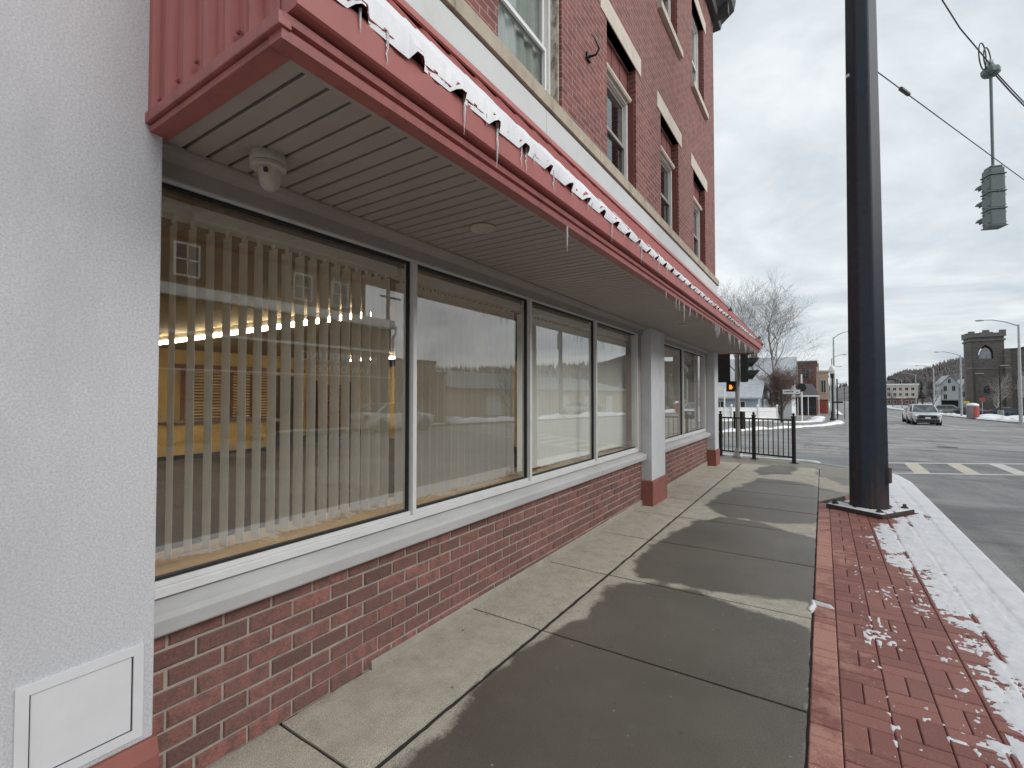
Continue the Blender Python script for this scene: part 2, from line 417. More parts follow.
t.links.new(mixc(t,.93,sky.outputs[0],cc),bg.inputs[0])
sun=bpy.data.lights.new('sun','SUN'); sun.energy=1.5; sun.angle=R(40); sun.color=(1,.985,.965)
so=bpy.data.objects.new('sun',sun); COL.objects.link(so)
az=R(86); el=R(28)      # towards +X, a little along the street
d=Vector((math.sin(az)*math.cos(el),math.cos(az)*math.cos(el),math.sin(el)))
so.rotation_euler=(-d).to_track_quat('-Z','Y').to_euler(); so.location=(20,8,30)
cam=bpy.data.cameras.new('camera'); cam.sensor_width=36; cam.lens=475/1024*36; cam.clip_start=.05; cam.clip_end=3000
co=bpy.data.objects.new('camera',cam); COL.objects.link(co); co.location=(0,0,1.55)
co.rotation_euler=(R(90+1.35),0,R(33.2)); sc.camera=co
sc.view_settings.view_transform='Standard'; sc.view_settings.look='None'; sc.view_settings.exposure=0.64; sc.view_settings.gamma=1

# ------------------------------------------------------------------ terrain profile
PROF=[(-400,-.13),(8,-.13),(70,-1.25),(110,-1.85),(200,-2.6),(420,-3.6),(900,-3.6)]
def rz(y): return interp(y,PROF)
YS=[-400,-60,-20,0,8,12,16,20,25,30,35,40,48,56,64,70,80,90,100,110,130,160,200,260,340,420,600,900]
def sheet(name, mat, xs, ys, dz, zf=rz):
    """a sheet following the street's fall; xs either constants or functions of y"""
    mb=MB(); n=len(xs)
    for y in ys:
        for x in xs: mb.v.append((x(y) if callable(x) else x, y, zf(y)+dz))
    for j in range(len(ys)-1):
        for i in range(n-1):
            mb.f.append((j*n+i,j*n+i+1,(j+1)*n+i+1,(j+1)*n+i)); mb.m.append(0)
    return mb.build(name,mat)
tag(sheet('ground',mGround,[-900,-200,-40,0,40,200,900],YS,-.30),kind='structure')
def kl(y): # left edge of the main road beyond the junction
    return interp(y,[(24,-3.9),(30.2,-2.9),(34.5,-1.2),(39,.4),(46,1.5),(900,1.6)])
YR=[-60,-20,0,8,10,12,13.4,14.5,16,18,20,22,24,26,28,30.2,32,34.5,37,39,42,46,50,56,64,70,80,90,100,110,130,160,200,260,340,420]
tag(sheet('road',mAsphalt,[lambda y: 1.2 if y<10 else (-26 if y<24 else kl(y)),2.5,5,8,11,15.4],YR,0),kind='structure')

# ------------------------------------------------------------------ sidewalk
JY=[-9.1,-7.9,-6.7,-5.5,-4.4,-3.3,-2.1,-1.0,.15,1.31,2.77,3.93,5.12,6.28,7.38,8.5,9.65,10.8,12.0]
WET=[[(-1.56,.2),(-1.51,1.42),(-1.52,1.94),(-1.60,2.10),(-1.50,2.65),(-1.44,3.28),(-1.46,3.80),(-1.24,3.97),(-.81,3.95),(-.45,3.85),(-.08,3.76),(-.02,.2)],
     [(-1.33,4.0),(-1.50,4.40),(-1.46,5.37),(-1.29,6.2),(-1.11,6.56),(-.75,6.55),(-.4,6.30),(-.05,6.12),(-.05,4.24),(-.57,4.08)],
     [(-1.44,7.12),(-1.29,8.48),(-1.01,10.02),(-.36,9.95),(.08,9.38),(.27,9.04),(.1,7.5),(-.08,6.75),(-.5,6.63),(-1.05,6.58)],
     [(-1.25,10.99),(-.92,12.23),(-.43,11.86),(-.56,10.85),(-1.04,10.39)],
     [(-.1,11.0),(-.1,12.3),(1.1,11.4),(1.1,9.6),(.3,10.0)]]
def sd(p,poly):
    inside=False; dmin=1e9; x,y=p; n=len(poly)
    for i in range(n):
        x1,y1=poly[i]; x2,y2=poly[(i+1)%n]
        if (y1>y)!=(y2>y) and x<(x2-x1)*(y-y1)/(y2-y1)+x1: inside=not inside
        dx,dy=x2-x1,y2-y1; tt=max(0,min(1,((x-x1)*dx+(y-y1)*dy)/(dx*dx+dy*dy)))
        dd=math.hypot(x-x1-tt*dx,y-y1-tt*dy)
        if dd<dmin: dmin=dd
    return dmin if inside else -dmin
def wetness(x,y):
    best=-1e9
    for P in WET:
        ys=[q[1] for q in P]
        if y<min(ys)-.4 or y>max(ys)+.4: continue
        best=max(best,sd((x,y),P))
    if best<-1: return 0.0
    return max(0,min(1,.5+best/.16+ .45*fbm(x*3,y*3,1)))
mb=MB(); wet=[]
def slab(x0,x1,y0,y1,gx0,gx1,g=.006,res=.05):
    x0+=gx0; x1-=gx1; y0+=g; y1-=g
    nx=max(2,int((x1-x0)/res)); ny=max(2,int((y1-y0)/res))
    b=len(mb.v); tilt=rnd.uniform(-.002,.002)
    for j in range(-1,ny+2):
        for i in range(-1,nx+2):
            ii=min(max(i,0),nx); jj=min(max(j,0),ny)
            x=x0+(x1-x0)*ii/nx; y=y0+(y1-y0)*jj/ny
            e = (ii in (0,nx)) or (jj in (0,ny))
            if e:   # worn, slightly wavering arris
                x+=.007*noise.noise(Vector((x*7,y*7,3)))+.004*noise.noise(Vector((x*31,y*31,3))); y+=.003*noise.noise(Vector((x*9,y*9,7)))
            out = i in (-1,nx+1) or j in (-1,ny+1)
            z = -.03 if out else (tilt*(1-2*ii/nx) - (.004 if e else 0))
            mb.v.append((x,y,z)); wet.append(wetness(x,y) if y>0 else .2)
    W=nx+3
    for j in range(ny+2):
        for i in range(nx+2):
            a=b+j*W+i; mb.f.append((a,a+1,a+W+1,a+W)); mb.m.append(0)
for y0,y1 in zip(JY,JY[1:]):
    r=.035 if y0>-.5 else .3
    slab(-2.17,-1.58,y0,y1,0,.016,.008,r); slab(-1.58,-.08,y0,y1,.015,.006,.008,r)
slab(-.08,1.10,9.3,10.8,.006,.006,.006,.05)
mb.cols={'wet':wet}
side=mb.build('sidewalk',mConc,smooth=50); tag(side,kind='structure')
# the corner piece of pavement round to the side street, and the bed below the joints
mb=MB(); mb.prism_z([(-26,-12),(1.10,-12),(1.10,11.2),(.95,12.0),(.2,12.62),(-.5,13.1),(-1.8,13.3),(-26,13.4)],-.30,-.014)
tag(mb.build('sidewalk_bed',mTar),kind='structure')
mb=MB(); mb.prism_z([(-1.574,12.006),(-.5,12.006),(1.02,11.6),(.9,11.99),(.17,12.58),(-.52,13.05),(-1.8,13.24),(-20,13.34),(-20,12.006),(-1.6,12.006)][::1],-.03,-.002)
mb.prism_z([(-.074,8.3),(.42,9.295),(-.074,9.295)],-.03,-.0035)
mb.prism_z([(-.074,10.806),(1.09,10.806),(1.09,11.1),(1.02,11.59),(-.074,11.99)],-.03,-.003)
mb.cols={'wet':[.55 if v[0]>-1 else .3 for v in mb.v]}
tag(mb.build('sidewalk_corner',mConc),kind='structure')
# kerb: a real step round the corner
KP=[(1.10,1.30,-12),(1.10,1.30,10.6)]
inner=[(1.10,-12),(1.10,11.0),(1.02,11.7),(.88,12.05),(.18,12.62),(-.52,13.1),(-1.8,13.3),(-20,13.38)]
outer=[(1.28,-12),(1.30,11.0),(1.20,11.82),(1.02,12.2),(.27,12.78),(-.47,13.27),(-1.8,13.48),(-20,13.56)]
mb=MB()
for i in range(len(inner)-1):
    a,b,c,d2=inner[i],inner[i+1],outer[i+1],outer[i]
    mb.prism_z([d2,c,b,a],-.45,.004)
tag(mb.build('kerb',mKerb,bevel=.012,fix=True),kind='structure')

# pavers: basket-weave of two across, two along, every brick with its own chamfer
mb=MB(); tone=[]; dry=[]
def pbrick(x0,x1,y0,y1):
    g=.0025; c=.005; x0+=g;x1-=g;y0+=g;y1-=g
    h=rnd.uniform(-.0015,.0015); tn=rnd.random(); b=len(mb.v)
    xm=(x0+x1)/2; ym=(y0+y1)/2
    dd=1.0 if xm<.09 else (.5 if xm<.26 else .0)
    dd*= .55+.6*noise.noise(Vector((ym*1.3,2.2,0)))+ (.35 if 5.3<ym<7.6 else 0)
    if ym>6.9 and xm<.3: dd*=.6
    vs=[(x0,y0,-.014),(x1,y0,-.014),(x1,y1,-.014),(x0,y1,-.014),(x0,y0,-.004+h),(x1,y0,-.004+h),(x1,y1,-.004+h),(x0,y1,-.004+h),
        (x0+c,y0+c,h),(x1-c,y0+c,h),(x1-c,y1-c,h),(x0+c,y1-c,h)]
    fs=[(0,1,5,4),(1,2,6,5),(2,3,7,6),(3,0,4,7),(4,5,9,8),(5,6,10,9),(6,7,11,10),(7,4,8,11),(8,9,10,11)]
    mb.add(vs,fs); tone.extend([tn]*12); dry.extend([max(0,min(1,dd))]*12)
PW=.2
bedmb=MB(); bedmb.box(-.077,1.099,-3.0,8.3,-.03,-.0125); tag(bedmb.build('paver_bed',mPaverGap),kind='structure')
cols=[(-.075,.055)]+[(.055+PW*i,.055+PW*(i+1)) for i in range(5)]+[(1.055,1.098)]
for ci,(xa,xb) in enumerate(cols):
    y=-3.0+(.2 if ci%2 else 0)
    while y<11:
        top=8.4+2.6*(xa+.08)
        if y+.4>min(top,9.29): break
        if xb-xa<.08:
            pbrick(xa,xb,y,y+.2); pbrick(xa,xb,y+.2,y+.4)
        else:
            pbrick(xa,xb,y,y+.1); pbrick(xa,xb,y+.1,y+.2)
            if xb-xa>.15:
                xm=(xa+xb)/2; pbrick(xa,xm,y+.2,y+.4); pbrick(xm,xb,y+.2,y+.4)
            else: pbrick(xa,xb,y+.2,y+.4)
        y+=.4
mb.cols={'tone':tone,'dry':dry}
tag(mb.build('paver_strip',mPaver,smooth=30),kind='structure')

# ------------------------------------------------------------------ snow on pavers and kerb (real relief)
def snow_edge(y): return interp(y,[(0,.80),(2.2,.78),(2.9,.66),(3.4,.66),(4.2,.80),(4.6,.66),(5.3,.68),(5.7,.58),(6.25,.42),(6.9,.52),(7.3,.64),(7.6,.80),(8.6,.74),(9.2,.62),(10.5,.60),(12.4,.75)])
def kerb_out(y): return interp(y,[(0,1.295),(11.0,1.30),(11.82,1.20),(12.2,1.02)])
mb=MB(); res=.0095; xs=[.02+res*i for i in range(int(1.34/res))]; ys=[.2+res*1.15*i for i in range(int(11.9/(res*1.15)))]
idx={}
def snow_h(x,y):
    e=snow_edge(y)
    f=(x-e)/.20 + .85*fbm(x*4.5,y*3.6,3)+.60*fbm(x*20,y*13,9)+.35*noise.noise(Vector((x*60,y*45,2)))
    # bare joints between paver and kerb show through
    if 1.06<x<1.115: f-=.95+1.2*noise.noise(Vector((y*2.3,1,0)))
    if x<1.06:
        jx=abs(((x-.055)/.2+.5)%1-.5)*.2
        jy=abs((y/.1+.5)%1-.5)*.1
        if jx<.013: f-=.75
        if jy<.010: f-=.38
    f=min(f,2.2)
    if x<e-.05:  # loose grains scattered away from the edge
        cl=fbm(x*2.2,y*1.8,40)
        f2=1.1*noise.noise(Vector((x*38,y*26,5)))+.9*cl-.78 if 2.2<y<5.4 and x>.2 else -1
        f=max(f,min(f2,.4))
    ko=kerb_out(y)
    if x>ko: return None
    if f<-.9: return None
    if f<=0: return .0025+.03*f
    h=.0022+.0045*min(f,1.8)+.003*fbm(x*11,y*9,2)
    if x>ko-.03: h*=max(.25,(ko-x)/.03)
    return max(.003,h)+(.004 if x>1.1 else 0)
def near_plate(x,y):
    a=R(-33); dx,dy=x-.5,y-8.0; u=dx*math.cos(-a)-dy*math.sin(-a); v=dx*math.sin(-a)+dy*math.cos(-a)
    return abs(u)<.375 and abs(v)<.375
for j,y in enumerate(ys):
    for i,x in enumerate(xs):
        h=snow_h(x,y)
        if h is not None and not near_plate(x,y):
            idx[(i,j)]=len(mb.v); mb.v.append((x,y,h))
for (i,j) in list(idx):
    q=[(i,j),(i+1,j),(i+1,j+1),(i,j+1)]
    if all(k in idx for k in q) and max(mb.v[idx[k]][2] for k in q)>0: mb.f.append(tuple(idx[k] for k in q)); mb.m.append(0)
# skirt down the kerb face
for j in range(len(ys)-1):
    y0,y1=ys[j],ys[j+1]
o=mb.build('snow',mSnow,smooth=60); tag(o,'thin crusty snow lying along the red paver strip and kerb','snow',kind='stuff')
# snow sill behind the fence on the side street kerb
def lumpy(name,pts,wd,h,label,seed=0,res=.12,zf=None):
    """a long low ridge of snow following pts"""
    m_=MB(); L=[]; n=9
    for k in range(len(pts)-1):
        a,b=Vector(pts[k]),Vector(pts[k+1]); st=max(1,int((b-a).length/res))
        L+= [a.lerp(b,q/st) for q in range(st)]
    L.append(Vector(pts[-1]))
    for i,p in enumerate(L):
        tdir=(L[min(i+1,len(L)-1)]-L[max(i-1,0)]).normalized(); nn=Vector((-tdir.y,tdir.x,0))
        ww=wd*(.75+.5*fbm(p.x*.9,p.y*.9,seed)); hh=h*(.7+.7*fbm(p.x*.7,p.y*.7,seed+5))
        if i in (0,len(L)-1): hh*=.2; ww*=.4
        for k in range(n):
            s_=k/(n-1)*2-1
            q=p+nn*(s_*ww); z=max(.0,hh)*(1-abs(s_)**2.2)+.04*h*noise.noise(Vector((q.x*6,q.y*6,seed)))*(1-abs(s_))
            m_.v.append((q.x,q.y,p.z+z-(.03 if abs(s_)>.99 else 0)))
    for i in range(len(L)-1):
        for k in range(n-1): m_.f.append((i*n+k,(i+1)*n+k,(i+1)*n+k+1,i*n+k+1)); m_.m.append(0)
    return tag(m_.build(name,mSnow,smooth=70,fix=True),label,'snow',kind='stuff')
lumpy('snow',[(-.05,12.95,.0),(-.6,13.2,.0),(-1.8,13.4,.0),(-5,13.46,.0),(-12,13.5,0)],.10,.05,'narrow line of snow on the kerb behind the black fence',3,.08)
lumpy('snow',[(-.10,4.06,.0),(-.075,4.16,.0),(-.085,4.23,.0),(-.02,4.20,.0),(.05,4.19,0)],.030,.05,'small clump of snow at the edge of the red pavers',4,.02)

# ------------------------------------------------------------------ the storefront building
FX=-2.16
bld=thing('brick_building',(-2.16,6.0,0),'three storey red brick corner building with shop windows under a red metal awning','building')
def part(mb_,name,mat,parent=None,**k): return mb_.build(name,mat,parent or bld,**k)
# ---- lower brick panels, brick by brick
def brick_base(y0,y1):
    mb=MB(); tone=[]
    L,H_,g=.212,.0795,.0055
    nrow=8
    for r in range(nrow):
        z0=r*H_+.0; z1=z0+H_
        y=y0-((r%2)*L*.5)-.05
        while y<y1:
            a,b=max(y,y0),min(y+L,y1); y+=L
            if b-a<.03: continue
            a+=g+rnd.uniform(-.0015,.0015); b-=g+rnd.uniform(-.0015,.0015)
            zz0=z0+g+rnd.uniform(-.002,.002); zz1=z1-g+rnd.uniform(-.002,.002)
            X=FX+rnd.uniform(-.0025,.003); c=.006; q=FX-.03
            vs=[(q,a,zz0),(q,b,zz0),(q,b,zz1),(q,a,zz1),(X-c,a,zz0),(X-c,b,zz0),(X-c,b,zz1),(X-c,a,zz1)]
            e=lambda:rnd.uniform(-.003,.003)
            vs+=[(X,a+c+e(),zz0+c+e()),(X,b-c+e(),zz0+c+e()),(X,b-c+e(),zz1-c+e()),(X,a+c+e(),zz1-c+e())]
            mb.add(vs,[(0,1,5,4),(1,2,6,5),(2,3,7,6),(3,0,4,7),(4,5,9,8),(5,6,10,9),(6,7,11,10),(7,4,8,11),(8,9,10,11)])
            tn=min(1,max(0,rnd.gauss(.55,.27))); tone.extend([tn]*12)
    mb.cols={'tone':tone}
    o=part(mb,'brick_base',mBrickFace,smooth=25)
    m2=MB(); m2.box(FX-.25,FX-.0075,y0,y1,0,.64); part(m2,'mortar_bed',mMortar,o)
brick_base(.78,6.66); brick_base(7.33,11.18)
# concrete strip at the foot of the wall
mb=MB()
for a,b in ((1.84,6.66),(7.33,11.18)):
    ha,hb=.035+.0055*a,.035+.0055*b
    pr=[(FX-.004,0),(FX+.014,0),(FX+.012,.9),(FX+.006,1),(FX-.004,1)]
    n_=len(pr); mb.add([(x,a,z*ha) for x,z in pr]+[(x,b,z*hb) for x,z in pr],[tuple(range(n_)),tuple(range(2*n_-1,n_-1,-1))]+[(q,q+n_,(q+1)%n_+n_,(q+1)%n_) for q in range(n_)])
part(mb,'base_strip',mStrip,fix=True)
# sills
def sill(y0,y1):
    o=None
    mb=MB(); cuts=[y0]+[c for c in (5.04,9.6) if y0<c<y1]+[y1]
    for a,b in zip(cuts,cuts[1:]):
        mb.prism_y([(FX-.10,.640),(FX+.065,.640),(FX+.075,.650),(FX+.078,.705),(FX+.062,.722),(FX-.02,.752),(FX-.10,.760)],a+.003,b-.003)
    o=part(mb,'sill_ledge',mSill,fix=True,bevel=.004)
sill(.70,6.66); sill(7.33,11.18)
# pillars
def pillar(y0,y1,xf):
    mb=MB(); mb.box(FX-.14,xf,y0,y1,.345,2.5); o=part(mb,'pillar',mPillar,bevel=.008)
    mb=MB(); mb.box(FX-.14,xf+.022,y0-.022,y1+.022,-.01,.345); part(mb,'pillar_base',mRedBase,o,bevel=.01)
pillar(6.66,7.33,-2.015); pillar(11.18,11.60,-1.99)
# storefront frames and panes
GX=FX-.045
def frame(mull,head=2.40):
    mb=MB(); y0,y1=mull[0],mull[-1]
    mb.box(GX-.04,GX+.045,y0,y1,.762,.800)           # bottom rail
    mb.box(GX-.05,GX+.028,y0,y1,.800,.822)
    mb.box(GX-.04,GX+.045,y0,y1,head,head+.05)       # head rail
    for i,m in enumerate(mull):
        wd=.016 if 0<i<len(mull)-1 else .03
        a,b=m-wd,m+wd
        if i==0: a=m
        if i==len(mull)-1: b=m
        mb.box(GX-.04,GX+.047,a,b,.8005,head-.0005)
    o=part(mb,'window_frame',mAlu,bevel=.003)
    g=MB()
    for i,m in enumerate(mull[:-1]):
        a=m+.022; b=mull[i+1]-.022
        for (p,q,r,s_) in ((a,a+.007,.823,head-.013),(b-.007,b,.823,head-.013)): g.box(GX-.012,GX+.014,p,q,r,s_)
        g.box(GX-.012,GX+.014,a,b,.822,.834); g.box(GX-.012,GX+.014,a,b,head-.013,head-.001)
    part(g,'gasket',mGasket,o)
    for i,m in enumerate(mull[:-1]):
        mb=MB(); mb.box(GX-.003,GX+.003,m+.025,mull[i+1]-.025,.826,head-.004)
        p=part(mb,'window_pane',mPane)
frame([.70,2.18,3.61,5.07,6.52]); frame([7.42,9.12,11.08])
# side jambs (grey brown panels beside the pillars)
for a,b in ((6.522,6.658),(7.332,7.418),(11.082,11.178)):
    mb=MB(); mb.box(FX-.09,FX+.0,a,b,.762,2.45); part(mb,'jamb_panel',mAluDark,bevel=.004)
# header trim: flat panel plus a coved angle up to the soffit
mb=MB()
for a,b in ((.76,6.658),(7.332,11.178)):
    mb.prism_y([(FX-.10,2.451),(FX+.012,2.451),(FX+.02,2.40),(FX+.028,2.402),(FX+.03,2.462),(FX+.075,2.478),(FX+.085,2.497),(FX-.10,2.497)],a,b)
part(mb,'header_trim',mAluDark,fix=True)

# ---- awning
aw_y0,aw_y1=.712,11.86
mb=MB()  # soffit planks
y=aw_y0+.03; p=.0835
while y+p<aw_y1-.02:
    mb.prism_x([(y+.003,2.520),(y+.003,2.504),(y+.006,2.500),(y+p-.013,2.500),(y+p-.009,2.507),(y+p-.009,2.520)],FX+.06,-1.235)
    y+=p
aw=MB()  # sloped corrugated roof : trapezoid ribs run up the slope
ex,ez,tx,tz=-1.127,2.684,-2.03,3.80
def slope_pt(s_,lift=0):
    L=math.hypot(tx-ex,tz-ez); nx,nz=(tz-ez)/L,-(tx-ex)/L
    return ex+(tx-ex)*s_+nx*lift, ez+(tz-ez)*s_+nz*lift
prof=[]; y=aw_y0; pitch=.228
while y<aw_y1:
    for dy,h in ((0,0),(.055,0),(.06,.006),(.07,.006),(.075,0),(.150,0),(.172,.026),(.205,.026)):
        if y+dy<aw_y1: prof.append((y+dy,h))
    y+=pitch
prof.append((aw_y1,0))
for s_ in (0,.3,.6,1.0):
    for (yy,h) in prof:
        x,z=slope_pt(s_,h); aw.v.append((x,yy,z))
for s_ in (1.0,.6,.3,0):
    for (yy,h) in prof:
        x,z=slope_pt(s_,h-.004); aw.v.append((x,yy,z))
n=len(prof)
for k in range(7):
    for i in range(n-1): aw.f.append((k*n+i,k*n+i+1,(k+1)*n+i+1,(k+1)*n+i)); aw.m.append(0)
for i in range(n-1): aw.f.append((7*n+i,7*n+i+1,i+1,i)); aw.m.append(0)
awn=part(aw,'awning',mRed,fix=True)
part(mb,'soffit',mSoffit,awn)
m2=MB(); m2.box(FX+.06,-1.235,aw_y0+.01,aw_y1-.01,2.521,2.53); part(m2,'soffit_backing',mSoffitGap,awn)
m2=MB(); m2.box(FX+.085,FX+.115,aw_y0+.02,aw_y1-.02,2.488,2.4995); m2.box(-1.262,-1.236,aw_y0+.02,aw_y1-.02,2.4935,2.4997)
part(m2,'soffit_channel',mAluDark,awn)
# fascia: bottom lip, reveal, overhanging face
m2=MB()
m2.prism_y([(-1.235,2.488),(-1.175,2.488),(-1.172,2.515),(-1.18,2.519),(-1.18,2.526),(-1.166,2.53),(-1.163,2.552),(-1.20,2.556),(-1.235,2.556)],aw_y0-.02,aw_y1+.02)
part(m2,'fascia_lip',mRedDk,awn,fix=True)
m2=MB(); m2.prism_y([(-1.235,2.560),(-1.140,2.566),(-1.132,2.572),(-1.132,2.674),(-1.14,2.680),(-1.235,2.680)],aw_y0-.004,aw_y1+.004)
part(m2,'fascia',mRed,awn,fix=True)
m2=MB(); m2.box(-1.20,-1.170,aw_y0,aw_y1,2.681,2.72); part(m2,'eave_closure',mCorrEnd,awn)  # strip coloured near-black as the shade in the rib cavities
# top flashing with a row of small slots
m2=MB()
for a,b in [(aw_y0+i*.62,aw_y0+(i+1)*.62-.012) for i in range(18)]:
    b=min(b,aw_y1)
    P=[slope_pt(.70,.030),slope_pt(.70,.042),slope_pt(.985,.050),slope_pt(.985,.035)]
    m2.add([(x,a,z) for x,z in P]+[(x,b,z) for x,z in P],[(0,1,2,3),(7,6,5,4),(0,4,5,1),(1,5,6,2),(2,6,7,3),(3,7,4,0)])
part(m2,'top_flashing',mRed,awn,fix=True)
# ribbed end panel facing the camera (and its twin on the far end)
def endpanel(yc,sgn):
    m2=MB(); segs=[]
    x=FX+.16-.02; W0=-1.19
    xs=[-2.02]; hs=[0]
    x=-2.01
    while x<-1.24:
        for dx,h in ((0,.0),(.012,.02),(.04,.02),(.052,0),(.085,0),(.092,.005),(.10,.005),(.107,0)):
            if x+dx<-1.22: xs.append(x+dx); hs.append(h)
        x+=.135
    xs.append(-1.205); hs.append(0)
    ztop=lambda x: ez+ (ex-x)*((tz-ez)/(ex-tx)) -.01
    n=len(xs)
    for x,h in zip(xs,hs): m2.v.append((x,yc+sgn*h,2.545))
    for x,h in zip(xs,hs): m2.v.append((x,yc+sgn*h,ztop(x)))
    for x,h in zip(xs,hs): m2.v.append((x,yc-sgn*.01,2.545))
    for x,h in zip(xs,hs): m2.v.append((x,yc-sgn*.01,ztop(x)))
    for i in range(n-1):
        for f in ((i,i+1,n+i+1,n+i),(2*n+i,3*n+i,3*n+i+1,2*n+i+1),(i,2*n+i,2*n+i+1,i+1),(n+i,n+i+1,3*n+i+1,3*n+i)): m2.f.append(f); m2.m.append(0)
    part(m2,'end_panel',mRed,awn,fix=True)
    m2=MB(); m2.box(-2.02,-1.165,yc-.028 if sgn<0 else yc-.01,yc+.01 if sgn<0 else yc+.028,2.515,2.553); m2.box(-2.02,-1.237,yc-.014,yc+.05 if sgn<0 else yc+.014,2.489,2.512)
    # rake trim up the slope and corner trim by the wall
    P=[slope_pt(-.02,.035),slope_pt(-.02,-.055),slope_pt(1.0,-.055),slope_pt(1.0,.035)]
    y0,y1=(yc-.03,yc-.022) if sgn<0 else (yc+.022,yc+.03)
    m2.add([(x,y0,z) for x,z in P]+[(x,y1,z) for x,z in P],[(0,1,2,3),(7,6,5,4),(0,4,5,1),(1,5,6,2),(2,6,7,3),(3,7,4,0)])
    m2.box(-2.03,-2.004,yc-.03 if sgn<0 else yc-.0,yc+.0 if sgn<0 else yc+.03,2.553,3.7)
    o=part(m2,'end_trim',mRedDk,awn,fix=True,bevel=.003)
    for x,z in ((-1.93,2.585),(-1.79,2.60),(-1.66,2.615),(-1.40,2.60)):
        m2=MB(); m2.lathe([(.008,0),(.008,.008*sgn),(.004,.012*sgn)],(x,yc+sgn*.006,z),8,'Y'); part(m2,'screw',mRedDk,awn,fix=True)
for yy in (9.15,11.75):
    x,z=slope_pt(.30 if yy<10 else .08,.0); m2=MB(); m2.tube([(x,yy,z),(x+.02,yy,z+.05),(x+.05,yy+.01,z+.08),(x+.06,yy+.02,z+.05),(x+.03,yy+.03,z+.03)],.012,6); part(m2,'awning_hook',mBlack,awn)
endpanel(aw_y0-.006,-1); endpanel(aw_y1+.006,1)

# ---- upper storeys
WX=-2.06; Y0,Y1=.76,11.80; ZT=10.3
opens=[(2.95,4.02),(5.17,6.20),(7.37,8.46),(9.60,10.70)]
F2=(4.225,5.95); F3=(7.62,9.45)
mb=MB()
edges=[Y0]+[e for o_ in opens for e in o_]+[Y1]
for i in range(0,len(edges),2): mb.box(WX-.30,WX,edges[i],edges[i+1],2.54,ZT)
for a,b in opens:
    mb.box(WX-.30,WX,a,b,2.54,F2[0]); mb.box(WX-.30,WX,a,b,F2[1],F3[0]); mb.box(WX-.30,WX,a,b,F3[1],ZT)
mb.box(-16,WX-.30,Y1-.3,Y1,2.54,ZT); mb.box(-16,-15.7,Y0,Y1-.3,0,ZT); mb.box(-15.7,WX-.30,Y0,Y0+.3,2.54,ZT)
part(mb,'upper_wall',mBrickUp)
mb=MB(); mb.box(-15.7,WX-.301,Y0+.301,Y1-.301,ZT-.2,ZT-.05); part(mb,'roof',mDarkTrim)
mb=MB(); mb.box(-15.7,WX-.305,Y0+.301,Y1-.301,3.9,4.1); part(mb,'upper_floor',mCeil)
# belt course of stone, grey fascia panels below it
mb=MB()
cut=[Y0,2.35,4.78,7.2,9.65,Y1+.02]
for a,b in zip(cut,cut[1:]): mb.prism_y([(WX-.05,4.085),(WX+.075,4.085),(WX+.08,4.20),(WX+.065,4.215),(WX-.05,4.235)],a+.002,b-.002)
part(mb,'stone_belt',mBelt,fix=True)
mb=MB()
cut=[Y0,3.62,6.7,9.4,Y1-.05]
for a,b in zip(cut,cut[1:]): mb.box(WX-.02,WX+.055,a+.002,b-.002,3.78,4.06)
mb.box(WX-.02,WX+.062,Y0,Y1-.05,3.745,3.779)
fas=part(mb,'grey_fascia',mGrey)
mb=MB(); mb.box(WX-.02,WX+.04,Y0,Y1-.05,4.061,4.084); part(mb,'drip_gap',mGasket,fas)
